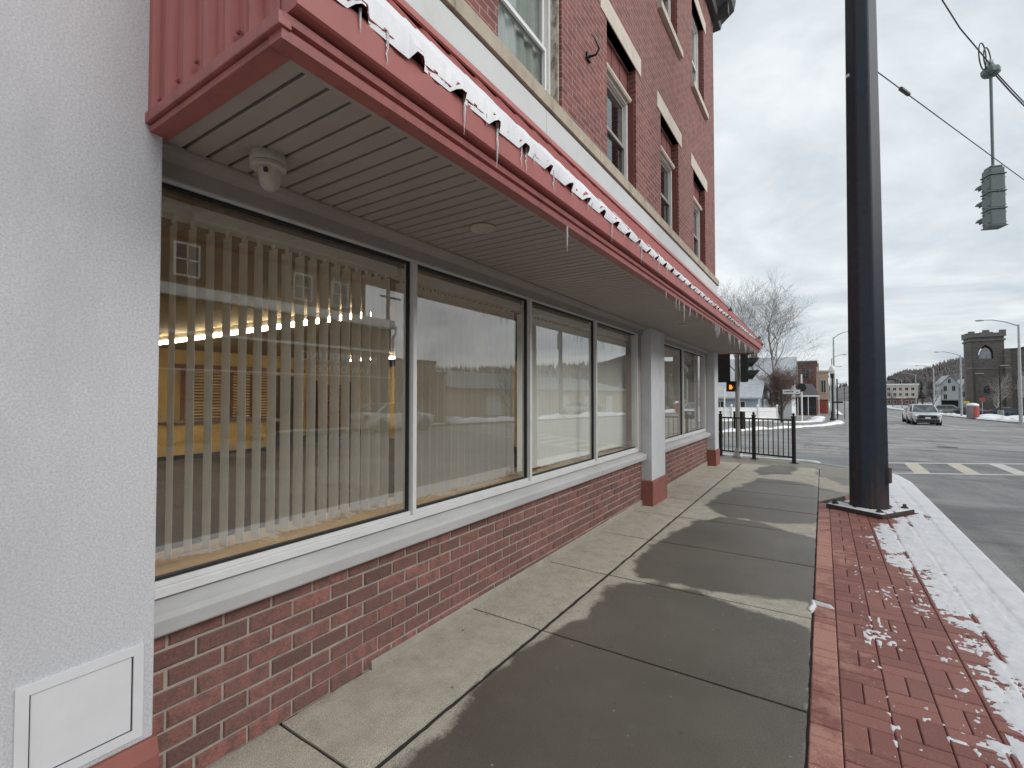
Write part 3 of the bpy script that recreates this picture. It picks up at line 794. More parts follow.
# cornice
mb=MB(); mb.prism_y([(WX-.1,10.301),(WX+.12,10.301),(WX+.15,10.42),(WX+.42,10.62),(WX+.46,10.85),(WX-.1,10.85)],Y0,Y1+.3)
for k in range(14): mb.box(WX+.02,WX+.36,1.2+k*.8,1.36+k*.8,10.30,10.56)
part(mb,'cornice',mDarkTrim,fix=True)
def upwin(a,b,z0,z1,floor):
    xin=WX-.13
    zh=z1-.42 if floor==2 else z1
    f=MB()
    fw=.055
    f.box(xin-.06,xin+.02,a+.002,a+fw,z0+.05,zh); f.box(xin-.06,xin+.02,b-fw,b-.002,z0+.05,zh)
    f.box(xin-.06,xin+.02,a+fw,b-fw,zh-fw,zh-.001); f.box(xin-.06,xin+.03,a+.002,b-.002,z0+.012,z0+.05)
    o=part(f,'window',mWhite if floor==3 or a>4.5 else mWhite,bevel=.004)
    zm=(z0+zh)/2
    s_=MB()
    for (p,q,xo) in ((z0+.05,zm+.02,-.02),(zm-.02,zh-fw,-.045)):
        s_.box(xin-.02+xo,xin+.015+xo,a+fw,a+fw+.035,p,q); s_.box(xin-.02+xo,xin+.015+xo,b-fw-.035,b-fw,p,q)
        s_.box(xin-.02+xo,xin+.015+xo,a+fw+.035,b-fw-.035,p,p+.04); s_.box(xin-.02+xo,xin+.015+xo,a+fw+.035,b-fw-.035,q-.04,q)
    part(s_,'sash',mWhite if a>9 and floor==3 or a<4.5 else mAluDark,o)
    g=MB(); g.box(xin-.045,xin-.041,a+fw,b-fw,z0+.05,zh-fw); part(g,'pane',mPaneUp,o)
    c=MB(); m_=24
    if a<4.5 or floor==3:
        for i in range(m_):
            y_a=a+.02+(b-a-.04)*i/m_; y_b=a+.02+(b-a-.04)*(i+1)/m_
            cd=-.09 if a<4.5 else -.2
            xa=xin+cd+.02*math.sin(i*1.7); xb=xin+cd+.02*math.sin((i+1)*1.7)
            c.add([(xa,y_a,z0+.06),(xb,y_b,z0+.06),(xb,y_b,zh),(xa,y_a,zh)],[(0,1,2,3)])
        part(c,'curtain',mCurtain,o,smooth=80)
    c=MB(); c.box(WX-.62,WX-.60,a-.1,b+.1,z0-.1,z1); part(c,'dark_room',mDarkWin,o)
    if floor==2:
        t_=MB(); n_=7; w_=(b-a-.01)/n_
        for i in range(n_): t_.box(xin-.05,xin+.012+(.004 if i%2 else 0),a+.005+i*w_,a+.005+(i+1)*w_-.008,zh+.002,z1)
        part(t_,'transom_boards',mRedWood,o)
        t_=MB(); t_.prism_y([(xin,zh-.03),(xin+.06,zh-.03),(xin+.075,zh-.01),(xin+.075,zh+.02),(xin,zh+.035)],a+.004,b-.004); part(t_,'head_moulding',mLintel,o,fix=True)
    else:
        t_=MB(); t_.box(WX-.1,WX+.07,a-.13,b+.13,z0-.105,z0+.011); part(t_,'sill',mLintel,o,bevel=.006)
    t_=MB(); t_.box(WX-.1,WX+.012,a-.2,b+.2,z1+.0,z1+.25); part(t_,'lintel',mLintel,o,bevel=.004)
    # jamb board with flaking paint
    t_=MB(); t_.box(WX-.125,WX-.03,b-.02,b-.001,z0+.05,zh); part(t_,'jamb_board',mWorn if floor==2 and a<4 else mRedWood,o)
for a,b in opens:
    upwin(a,b,F2[0],F2[1],2); upwin(a,b,F3[0],F3[1],3)
# iron hook on the brick
mb=MB(); mb.tube([(WX,4.62,5.16),(WX+.10,4.62,5.15),(WX+.14,4.61,5.20),(WX+.12,4.55,5.27),(WX+.10,4.5,5.30)],[.014,.012,.012,.01,.006],6)
mb.rbox((WX+.012,4.62,5.155),(.02,.10,.07))
part(mb,'wall_hook',mBlack)
# ---- the room behind the shop windows
mb=MB(); mb.box(-14,FX-.26,.80,11.5,.02,.06); part(mb,'interior_floor',mCarpet)
mb=MB(); mb.box(-14,FX-.40,.80,11.5,2.74,2.8); part(mb,'interior_ceiling',mCeil)
mb=MB(); mb.box(-14.1,-14,.80,11.5,.06,2.95); mb.box(-14,FX-.26,.5,.80,.06,2.95); mb.box(-14,FX-.26,11.5,11.6,.06,2.95); part(mb,'interior_wall',mOchre)
mb=MB(); mb.box(FX-.42,FX-.26,.80,6.66,.02,.775); mb.box(FX-.42,FX-.26,7.33,11.18,.02,.775); part(mb,'inner_dado',mOchre)
mb=MB(); mb.box(FX-.52,FX-.092,.705,6.52,.776,.796); mb.box(FX-.52,FX-.092,7.42,11.08,.776,.796); part(mb,'window_ledge',mTanWood)
mb=MB(); mb.box(FX-.45,FX-.30,.80,11.4,2.46,2.95); part(mb,'window_header',mCeil)
mb=MB(); mb.box(-13.99,-13.97,.82,11.4,.06,.24); part(mb,'cove_base',mDkWood)
# back wall: louvred closets, a dark doorway, shelves
mb=MB(); mb.box(-13.95,-13.90,5.6,6.75,.06,2.25); mb.box(-13.95,-13.90,6.80,7.95,.06,2.25); lo=part(mb,'louver_door',mBrnWood)
mb=MB()
for k in range(26):
    z=.16+k*.08
    for a,b in ((5.68,6.14),(6.2,6.67),(6.88,7.34),(7.42,7.88)): mb.rbox((-13.87,(a+b)/2,z),(.07,b-a,.012),ry=R(38))
part(mb,'louvers',mLouver,lo)
mb=MB(); mb.box(-13.96,-13.93,8.0,8.95,.06,2.15); part(mb,'doorway',mDkWood)
mb=MB(); mb.box(-13.95,-13.88,5.45,9.1,2.25,2.36); part(mb,'door_header',mBrnWood)
# things in the room
cn=thing('reception_counter',(-12.7,4.7,.06),'long yellow reception counter with mauve top inside the shop','counter')
mb=MB(); mb.box(-12.95,-12.45,2.2,7.2,.16,.90); mb.build('counter_front',mOchre,cn,bevel=.01)
mb=MB(); mb.box(-13.0,-12.38,2.1,7.3,.90,.95); mb.build('counter_top',mMauve,cn,bevel=.012)
mb=MB(); mb.box(-12.9,-12.5,2.25,7.15,.06,.16); mb.build('kick_plate',mDkWood,cn)
bs=thing('bookcase',(-11,8.1,.06),'dark wooden bookcase standing against the back of the shop','bookcase')
mb=MB()
for z in (.06,.5,.95,1.4,1.85): mb.box(-13.88,-13.5,9.3,10.6,z,z+.04)
mb.box(-13.88,-13.5,9.26,9.30,.06,2.0); mb.box(-13.88,-13.5,10.6,10.64,.06,2.0); mb.build('shelf_frame',mDkWood,bs)
mb=MB()
for z in (.54,.99,1.44):
    y=9.32
    while y<10.5:
        wd=rnd.uniform(.03,.07); h=rnd.uniform(.2,.36); mb.box(-13.8,-13.55,y,y+wd-.003,z,z+h); y+=wd
mb.build('books',[mRedWood],bs)
def fluor(yc,x0,x1,label):
    f=thing('ceiling_light',((x0+x1)/2,yc,2.95),label,'ceiling light')
    mb=MB(); mb.prism_x([(yc-.09,2.739),(yc-.06,2.66),(yc+.06,2.66),(yc+.09,2.739)],x0,x1); mb.build('fixture',mWhite,f,fix=True)
    mb=MB(); mb.tube([(x0+.03,yc-.04,2.63),(x1-.03,yc-.04,2.63)],.028,8); mb.tube([(x0+.03,yc+.04,2.63),(x1-.03,yc+.04,2.63)],.022,8); mb.build('tube',mTube,f)
fluor(4.25,-12.4,-5.0,'long lit fluorescent strip light nearest the shop window blinds')
fluor(9.6,-12.4,-9.0,'long lit fluorescent strip light deeper in the shop')
# vertical blinds, one per pane
mBlindW=M('white_blind_vane',(.90,.92,.89),.7,.04,3)
_translucent(mBlindW,(.88,.9,.86),.25)
def blind(y0,y1,label,ang,sp_=.0785,seed=0,bm=None):
    bm=bm or mBlind
    b=thing('vertical_blind',(FX-.22,(y0+y1)/2,2.30),label,'blind')
    mb=MB(); mb.box(FX-.27,FX-.17,y0,y1,2.335,2.395); mb.build('headrail',bm,b,bevel=.004)
    mb=MB(); y=y0+.05; r_=random.Random(seed)
    while y<y1-.03:
        a=ang+r_.gauss(0,.035); ca,sa=math.cos(a),math.sin(a); xc=FX-.225
        vs=[]
        for z in (.835+r_.uniform(-.004,.004),2.31):
            for u,bow in ((-.046,0),(-.015,.004),(.015,.004),(.046,0)): vs.append((xc+ca*u-sa*bow,y+sa*u+ca*bow,z))
            for u,bow in ((.0445,-.0012),(.015,.0028),(-.015,.0028),(-.0445,-.0012)): vs.append((xc+ca*u-sa*bow,y+sa*u+ca*bow,z))
        mb.add(vs,[(i,(i+1)%8,8+(i+1)%8,8+i) for i in range(8)]+[tuple(range(7,-1,-1)),tuple(range(8,16))])
        mb.rbox((xc,y,2.322),(.012,.014,.03))
        y+=sp_
    mb.build('slats',bm,b)
blind(.72,2.19,'cream vertical blind with open vanes in the shop window beside the white stucco wall',R(-4),.0755,seed=1)
blind(2.22,3.70,'cream vertical blind hanging in the second shop window from the stucco wall',R(4),seed=2)
blind(3.74,5.06,'cream vertical blind in the third shop window from the stucco wall',R(78),.076,seed=3,bm=mBlindW)
blind(5.09,6.62,'cream vertical blind in the shop window just before the middle white pillar',R(78),.076,seed=4,bm=mBlindW)
blind(7.50,9.06,'cream vertical blind in the shop window just past the middle white pillar',R(20),seed=5)
blind(9.18,11.0,'cream vertical blind in the last shop window beside the corner pillar',R(20),seed=6)

# ------------------------------------------------------------------ snow, icicles on the awning
mb=MB(); n=9
yy=aw_y0-.02; sec=[]
while yy<10.6:
    wd=interp(yy,[(.7,.80),(1.2,.66),(2,.43),(3,.24),(5,.12),(7,.06),(10.6,.025)]) * (1+.30*fbm(yy*2.2,3,1)+.30*noise.noise(Vector((yy*17,2,1)))+.2*noise.noise(Vector((yy*41,2,8))))
    top=interp(yy,[(.7,.044),(1.8,.040),(2.6,.030),(3.6,.020),(5,.014),(7,.010),(10.6,.004)])+.006*fbm(yy*4,9,2)+.004*noise.noise(Vector((yy*23,3,3)))
    ph=((yy-aw_y0)%pitch)
    rib=.026 if .168<ph<.208 else (.013 if .158<ph<.218 else 0)
    e0=-.014+.010*noise.noise(Vector((yy*6,0,1)))+.007*noise.noise(Vector((yy*27,4,1)))
    row=[]
    for k in range(n):
        f=k/(n-1)
        s_=e0+(wd/1.44)*f
        l=top*(1-.30*f**2)+.006*noise.noise(Vector((yy*26,f*9,4)))
        if k==0: l=rib-(.006 if rib else .016)
        elif k==n-1: l=rib-.006
        elif rib and l<rib+.003: l=rib-.006 if top<rib else rib+.003
        x,z=slope_pt(s_,l); row.append((x,yy,z))
    sec.append(row); yy+=.0155
for row in sec: mb.v+=row
for i in range(len(sec)-1):
    for k in range(n-1): mb.f.append((i*n+k,i*n+k+1,(i+1)*n+k+1,(i+1)*n+k)); mb.m.append(0)
tag(mb.build('snow',mSnow,smooth=70,fix=True),'strip of melting snow along the edge of the red awning roof','snow',kind='stuff')
# patches of thin snow higher on the awning
mb=MB()
for k in range(420):
    yy=.8+abs(rnd.gauss(0,2.6)); 
    if yy>8: continue
    s0=interp(yy,[(.7,.30),(3,.17),(8,.06)])+abs(rnd.gauss(0,.07)); L_=rnd.uniform(.02,.12); wd=rnd.uniform(.004,.018)
    ph=((yy-aw_y0)%pitch); 
    if .145<ph<.22: yy-=.10
    ring=[]
    for q in range(9):
        a=2*math.pi*q/9; rr=1+.35*rnd.random(); x,z=slope_pt(s0+wd*math.sin(a)*rr,.002); ring.append((x,yy+L_/2*math.cos(a)*rr,z))
    x,z=slope_pt(s0,.010); b=len(mb.v); mb.v+=ring+[(x,yy,z)]
    for q in range(9): mb.f.append((b+q,b+(q+1)%9,b+9)); mb.m.append(0)
tag(mb.build('snow',mSnow,smooth=70,fix=True),'scattered thin patches of snow higher on the red awning roof','snow',kind='stuff')
# snow on the rake edge at the near end
mb=MB(); 
for i in range(26):
    s_=.02+.9*i/25
    x,z=slope_pt(s_,.03); b=len(mb.v); r_=.016+.008*noise.noise(Vector((i*.9,1,1)))
    for k in range(6):
        a=math.pi*k/5; xx,z2=slope_pt(s_,.034+r_*math.sin(a)*1.2); mb.v.append((xx,aw_y0-.028-r_*math.cos(a)*1.1,z2))
    if i:
        for k in range(5): mb.f.append((b-6+k,b-6+k+1,b+k+1,b+k)); mb.m.append(0)
tag(mb.build('snow',mSnow,smooth=70,fix=True),'ridge of snow on the sloping near end of the red awning','snow',kind='stuff')
def icicle_mesh(L,r,seed):
    mb=MB(); r_=random.Random(seed); pts=[]; rad=[]
    for i in range(7):
        f=i/6; pts.append((r_.uniform(-.002,.002)*f*2,r_.uniform(-.002,.002)*f*2,-L*f)); rad.append(max(.001,.75*r*(1-f)**.7*(1+.15*math.sin(f*20))))
    mb.tube(pts,rad,6); return mb
IC=[(.07,.007),(.11,.008),(.15,.009),(.05,.006),(.19,.010),(.035,.005)]
protos=[]
def add_icicle(x,y,z,k,low):
    lab='thin clear icicle hanging from the bottom lip of the red awning' if low else 'small icicle hanging off the snowy upper edge of the awning'
    g='icicles under the awning lip' if low else 'icicles below the snow on the awning'
    key=k%len(IC)
    if len(protos)<=key:
        o=icicle_mesh(*IC[key],key).build('icicle',mIce,loc=(0,0,0),smooth=60); protos.append(o)
        first=True
    else:
        o=protos[key].copy(); COL.objects.link(o)
    o.location=(x,y,z); tag(o,lab,'icicle',g); return o
k=0
for y in [.92,1.02,1.38,1.52,1.60,1.63,1.78,1.84,1.91,2.1,2.3,2.52,2.58,2.9,3.05,3.12,3.4,3.5,3.8,3.95,4.2,4.4,4.75,5.0]:
    add_icicle(-1.1255,y+rnd.uniform(-.02,.02),2.688,k if k<6 else rnd.choice([0,1,3,5,2,0]),False); k+=1
for y,kk in [(2.36,2),(4.35,0),(4.70,1),(4.82,1),(5.02,4),(5.28,1),(5.6,0),(5.9,3),(6.15,5),(6.55,3),(6.7,1),(6.82,4),(6.95,2),(7.02,1),(7.25,0),(7.4,3),(7.75,1),(7.83,2),(7.9,4),(8.0,3),(8.3,2),(8.45,5),(8.75,1),(8.85,4),(8.93,2),(9.2,0),(9.5,1),(9.58,2),(9.66,4),(9.8,1),(10.1,0),(10.3,2),(10.5,1),(10.62,0),(10.8,3),(11.0,2),(11.12,1),(11.3,0),(11.5,1)]:
    add_icicle(-1.178,y,2.489,kk,True)

# ------------------------------------------------------------------ camera dome, recessed light
c=thing('security_camera',(-1.83,1.03,2.5),'dusty white dome security camera mounted under the awning soffit','camera')
mb=MB(); mb.lathe([(.066,2.5),(.068,2.485),(.068,2.468),(.064,2.462)],(-1.83,1.03,0),28); mb.build('mount',mConduit,c,smooth=40)
mb=MB(); mb.lathe([(.060,2.462),(.066,2.459),(.066,2.446),(.060,2.441),(.046,2.440)],(-1.83,1.03,0),28); mb.build('collar',mConduit,c,smooth=40)
mb=MB()
mb.lathe([(.044,.012),(.043,-.02),(.040,-.045),(.033,-.066),(.022,-.080),(.008,-.086),(.001,-.087)],(0,0,0),24)
rot=Matrix.Rotation(R(14),4,'Y')@Matrix.Rotation(R(8),4,'X')
mb.v=[tuple(rot@Vector(p)+Vector((-1.825,1.035,2.448))) for p in mb.v]; mb.build('dome',mConduit,c,smooth=60)
mb=MB(); mb.rbox((-1.795,1.0,2.425),(.012,.012,.016),rz=.6); mb.build('latch',mBlackPl,c)
for i,(x,y,lab) in enumerate([(-1.60,2.14,'small round recessed light in the awning soffit nearest the camera dome'),(-1.55,6.6,'small round recessed light farther along the awning soffit')]):
    t_=thing('soffit_light',(x,y,2.5),lab,'soffit light')
    mb=MB(); mb.lathe([(.075,2.4995),(.078,2.493),(.068,2.486),(.056,2.493)],(x,y,0),24); mb.build('trim_ring',mConduit,t_,smooth=40)
    mb=MB(); mb.lathe([(.055,2.4965),(.04,2.494),(.001,2.493)],(x,y,0),20); mb.build('lens',mAluDark,t_,smooth=40)

# ------------------------------------------------------------------ stucco wall of the neighbouring building
st=thing('stucco_building',(-2.4,-1.0,0),'white stucco wall with a small access panel and red painted base','building')
SX=-2.0
mb=MB(); mb.box(-14,SX,-14,.735,.345,7.2); mb.build('wall',mStucco,st,bevel=.006)
mb=MB(); mb.prism_y([(-14,-.01),(SX+.03,-.01),(SX+.03,.29),(SX+.012,.345),(-14,.345)],-14,.745); mb.build('painted_base',mRedBase,st,fix=True,bevel=.004)
mb=MB(); mb.box(-14.2,SX+.12,-14.2,.80,7.2,7.45); mb.build('coping',mGrey,st)
mb=MB()
for (a,b,z0,z1) in ((.385,.415,.37,.685),(.672,.70,.37,.685),(.415,.672,.655,.685),(.415,.672,.37,.40)): mb.box(SX-.01,SX+.010,a,b,z0,z1)
pn=mb.build('access_panel',mStuccoPanel,st)
mb=MB(); mb.box(SX-.01,SX+.004,.419,.668,.404,.651); mb.build('panel_door',mStuccoPanel,pn,bevel=.002)
mb=MB(); mb.box(SX-.01,SX+.0015,.415,.672,.40,.655); mb.build('panel_gap',mGasket,pn)

# ------------------------------------------------------------------ big dark steel strain pole
def strain_pole(loc,label,group=None):
    x0,y0,z0=loc
    p=thing('signal_pole',loc,label,'pole',group)
    mb=MB(); H_=9.6
    N=8; ph=R(33.2-14)
    def ring(z,r):
        out=[]
        for k in range(N):
            a=2*math.pi*k/N+ph
            out.append((x0+r*math.cos(a),y0+r*math.sin(a),z0+z))
        return out
    zs=[(.055,.232),(.5,.229),(3,.212),(6,.192),(9.5,.17),(9.6,.15)]
    vs=[]; 
    for z,r in zs: vs+=ring(z,r)
    fs=[]
    for i in range(len(zs)-1):
        for k in range(N): fs.append((i*N+k,i*N+(k+1)%N,(i+1)*N+(k+1)%N,(i+1)*N+k))
    fs.append(tuple((len(zs)-1)*N+k for k in range(N))); mb.add(vs,fs)
    mb.build('shaft',mPoleShaft,p,bevel=.02)
    mb=MB(); mb.rbox((x0,y0,z0+.03),(.70,.70,.055),rz=R(-33)); mb.build('base_plate',mPlate,p,bevel=.006)
    ang=R(-33)
    for sx,sy in ((-1,-1),(1,-1),(1,1),(-1,1)):
        bx=x0+(sx*.275)*math.cos(ang)-(sy*.275)*math.sin(ang); by=y0+(sx*.275)*math.sin(ang)+(sy*.275)*math.cos(ang)
        mb=MB(); mb.lathe([(.036,.057),(.036,.085),(.02,.088),(.02,.115),(.016,.118)],(bx,by,z0),6); mb.build('anchor_bolt',mPlate,p)
    return p
def pole_mat():
    m,t,b=nt('dark_blue_pole_paint'); co_=objco(t)
    sp_=t.nodes.new('ShaderNodeSeparateXYZ'); t.links.new(co_,sp_.inputs[0])
    n_=noise_(t,scaled(t,co_,(6,6,.9)),1.6,7,.75); n2_=noise_(t,co_,12,6,.7); st_=noise_(t,scaled(t,co_,(18,18,.5)),1,5,.6)
    c=mixc(t,ramp(t,n2_,.3,.7),(.020,.027,.041),(.032,.042,.060))
    low=math_(t,'SUBTRACT',1.0,ramp(t,sp_.outputs[2],.1,1.0),True)
    rust=math_(t,'MULTIPLY',ramp(t,math_(t,'ADD',n_,math_(t,'MULTIPLY',low,.16)),.60,.74),ramp(t,low,.0,.35))
    c=mixc(t,math_(t,'MULTIPLY',rust,.85),c,(.085,.042,.03))
    c=mixc(t,math_(t,'MULTIPLY',ramp(t,st_,.60,.74),math_(t,'ADD',math_(t,'MULTIPLY',low,.5),.12)),c,(.11,.105,.10))
    t.links.new(c,b.inputs['Base Color']); b.inputs['Roughness'].default_value=.5; b.inputs['Specular IOR Level'].default_value=.35
    bump(t,b,n2_,.12,.004); return m
mPoleShaft=pole_mat()
pole=strain_pole((.50,8.0,0),'thick dark blue steel signal pole on a bolted plate beside the red pavers')
mb=MB(); mb.rbox((.50+.205,8.0-.085,.50),(.05,.09,.20),rz=R(-24)); mb.build('handhole_cover',mPlate,pole,bevel=.008)
mb=MB(); mb.tube([(.55,8.12,6.16),(.62,8.24,6.16)],.02,6); mb.build('eye_bolt',mSteel,pole)
mb=MB(); mb.rbox((.335,7.832,5.9),(.045,.006,.04),rz=R(-40),rx=.2); mb.build('sticker_scrap',mWhite,pole)
# snow on the base plate
def plate_pt(u,v):
    a=R(-33); return .5+u*math.cos(a)-v*math.sin(a), 8.0+u*math.sin(a)+v*math.cos(a)
mb=MB(); G=30
for j in range(G+1):
    for i in range(G+1):
        u=-.345+.69*i/G; v=-.345+.69*j/G; x,y=plate_pt(u,v)
        e=min(.345-abs(u),.345-abs(v))
        mb.v.append((x,y,.058+ (.0 if e<.004 else .006+.007*(.5+noise.noise(Vector((u*9,v*9,2)))))))
for j in range(G):
    for i in range(G):
        u=-.345+.69*(i+.5)/G; v=-.345+.69*(j+.5)/G
        if math.hypot(u,v)<.235: continue
        if fbm(u*5,v*5,11)<-.42: continue
        if any(math.hypot(abs(u)-.275,abs(v)-.275)<.045 for _ in (0,)): continue
        a=j*(G+1)+i; mb.f.append((a,a+1,a+G+2,a+G+1)); mb.m.append(0)
tag(mb.build('snow',mSnow,smooth=70),'thin snow on the square base plate of the dark pole','snow',kind='stuff')

# ------------------------------------------------------------------ span wires with the hanging signal
FPX,FPY=16.3,40.0; FPZ=-.62+.12
far_pole=strain_pole((FPX,FPY,FPZ),'dark signal pole on the opposite corner, mirrored in the third shop window')
def catenary(a,b,sag,n=24):
    a,b=Vector(a),Vector(b); return [a.lerp(b,i/n)+Vector((0,0,-4*sag*(i/n)*(1-i/n))) for i in range(n+1)]
sigx,sigy=2.92,13.2
hubz=8.13
mb=MB()
mb.tube([(.58,8.17,9.2),(1.4,10.0,8.62),(2.2,11.7,8.30),(sigx-.02,sigy-.05,hubz+.10)],.011,6)
seg=catenary((sigx,sigy,hubz+.06),(FPX-.1,FPY-.2,9.2),.55)
mb.tube(seg,.011,6); mb.tube([p+Vector((0,0,-.06-.02*math.sin(i*1.3))) for i,p in enumerate(seg)],.014,6)
# slack loops of cable by the hub
for s_,r_ in ((0,.26),(.10,.22)):
    pts=[]
    for i in range(25):
        a=2*math.pi*i/24; pts.append((sigx-.16+s_+.09*math.cos(a)*1.0,sigy-.22+s_*1.5+.18*math.cos(a),hubz+.20+r_*math.sin(a)))
    mb.tube(pts,.012,5)
tag(mb.build('span_wire',mWire,loc=(.58,8.17,9.2),smooth=60),'upper cable from the dark pole that carries the hanging traffic signal','wire')
mb=MB(); tw=catenary((.60,8.21,6.16),(FPX-.1,FPY-.2,6.3),.06); mb.tube(tw,.008,5)
mb.tube([Vector((.60,8.21,6.16)).lerp(tw[-1],.028),Vector((.60,8.21,6.16)).lerp(tw[-1],.036)],.03,6)
tag(mb.build('tether_wire',mWire,loc=(.60,8.21,6.16)),'lower thin cable running from the dark pole behind the hanging signal','wire')
def hanging_signal(loc,label,lit=False,group=None,rz=0):
    x,y,z=loc      # z: hub
    s=thing('traffic_signal',loc,label,'traffic signal',group)
    mb=MB(); mb.lathe([(.02,.10),(.06,.09),(.085,.04),(.13,.02),(.155,-.02),(.15,-.09),(.11,-.13),(.03,-.14)],(x,y,z),8); mb.build('hub',mGreySig,s)
    mb=MB(); mb.lathe([(.03,.09),(.05,.12),(.05,.17),(.02,.19)],(x,y,z),8); mb.build('wire_clamp',mSteel,s)
    mb=MB(); mb.tube([(x,y,z-.13),(x,y,z-1.98)],.026,8); mb.build('hanger_pipe',mGreySig,s)
    zt=z-2.0; mb=MB()
    rot=R(18)
    def sq(z,w,h,ww=None): mb.rbox((x,y,z),(w,ww or w,h),rz=rot)
    sq(zt-.02,.21,.05); sq(zt-.11,.25,.13)
    for k in range(3): sq(zt-.18-.345*k-.172,.255,.325)
    body=mb.build('housing',mGreySig,s,bevel=.02)
    mb=MB()
    for k in range(4): mb.rbox((x,y,zt-.178-.345*k),(.285,.285,.022),rz=rot)
    for k in range(3):
        for sx in (-1,1):
            for sy in (-1,1):
                for dz in (-.10,.10):
                    px_=x+sx*.138*math.cos(rot)-sy*.08*math.sin(rot); py_=y+sx*.138*math.sin(rot)+sy*.08*math.cos(rot)
                    mb.rbox((px_,py_,zt-.35-.345*k+dz),(.03,.03,.02),rz=rot)
    mb.build('joint_ring',mGreySig,s,bevel=.004)
    for k,col in enumerate((mLensR,mLensA,mGreenL if lit else mLensG)):
        # lens faces away from the camera's street, towards cross traffic
        for dx,dy in ((-.17,0),):
            px_=x+math.cos(rot+math.pi/2)*.13; py_=y+math.sin(rot+math.pi/2)*.13
            m3=MB(); m3.lathe([(.11,0),(.10,.012),(.05,.02),(.001,.022)],(0,0,0),20,'Y')
            Mx=Matrix.Translation((px_,py_,zt-.352-.345*k))@Matrix.Rotation(rot,4,'Z'); m3.v=[tuple(Mx@Vector(q)) for q in m3.v]; m3.build('lens',col,s)
            m3=MB(); prof=[]; n_=13
            for i in range(n_):
                a=R(-20)+R(220)*i/(n_-1); prof.append((.125*math.cos(a),.125*math.sin(a)))
            vs=[]
            for (u,v) in prof: vs.append(Mx@Vector((u,.0,v)))
            for (u,v) in prof: vs.append(Mx@Vector((u,.22 if v>0 else .10,v)))
            for (u,v) in prof: vs.append(Mx@Vector((u*.96,.0,v*.96)))
            for (u,v) in prof: vs.append(Mx@Vector((u*.96,.22 if v>0 else .10,v*.96)))
            fs=[]
            for i in range(n_-1):
                fs+= [(i,i+1,n_+i+1,n_+i),(2*n_+i,3*n_+i,3*n_+i+1,2*n_+i+1),(n_+i,n_+i+1,3*n_+i+1,3*n_+i)]
            m3.add(vs,fs); m3.build('visor',mSigBlack,s)
    return s
mLensR=M('red_lens',(.12,.01,.01),.2,.1); mLensA=M('amber_lens',(.2,.1,.01),.2,.1); mLensG=M('green_lens',(.01,.1,.06),.2,.1)
hanging_signal((sigx,sigy,hubz),'grey green traffic signal hanging over the road, seen from behind')
p_=seg[19]
hanging_signal((p_.x,p_.y,p_.z-.1),'grey green traffic signal hanging near the opposite corner pole',lit=True)

# ------------------------------------------------------------------ black iron fence
F=[(-2.22,13.22),(-1.42,12.92),(-.57,12.62)]
fc=thing('iron_fence',(-1.42,12.92,0),'black iron railing with ball topped posts at the pavement corner','fence')
for x,y in F:
    mb=MB(); mb.rbox((x,y,.53),(.068,.068,1.06),rz=R(-19.5)); mb.rbox((x,y,.006),(.15,.15,.014),rz=R(-19.5)); mb.rbox((x,y,1.065),(.085,.085,.018),rz=R(-19.5)); q=mb.build('post',mBlack,fc,bevel=.004)
    m2=MB(); m2.lathe([(.012,1.074),(.02,1.082),(.032,1.10),(.034,1.115),(.028,1.132),(.012,1.142),(.002,1.144)],(x,y,0),12); m2.build('finial',mBlack,q,smooth=60)
for (xa,ya),(xb,yb) in zip(F,F[1:]):
    a,b=Vector((xa,ya,0)),Vector((xb,yb,0))
    for z in (.13,.98):
        mb=MB(); mid=(a+b)/2; mb.rbox((mid.x,mid.y,z),((b-a).length-.07,.034,.034),rz=math.atan2(yb-ya,xb-xa)); mb.build('rail',mBlack,fc)
    for k in range(1,8):
        p=a.lerp(b,k/8); mb=MB(); mb.rbox((p.x,p.y,.555),(.0165,.0165,.815),rz=R(-19.5)); mb.build('picket',mBlack,fc)

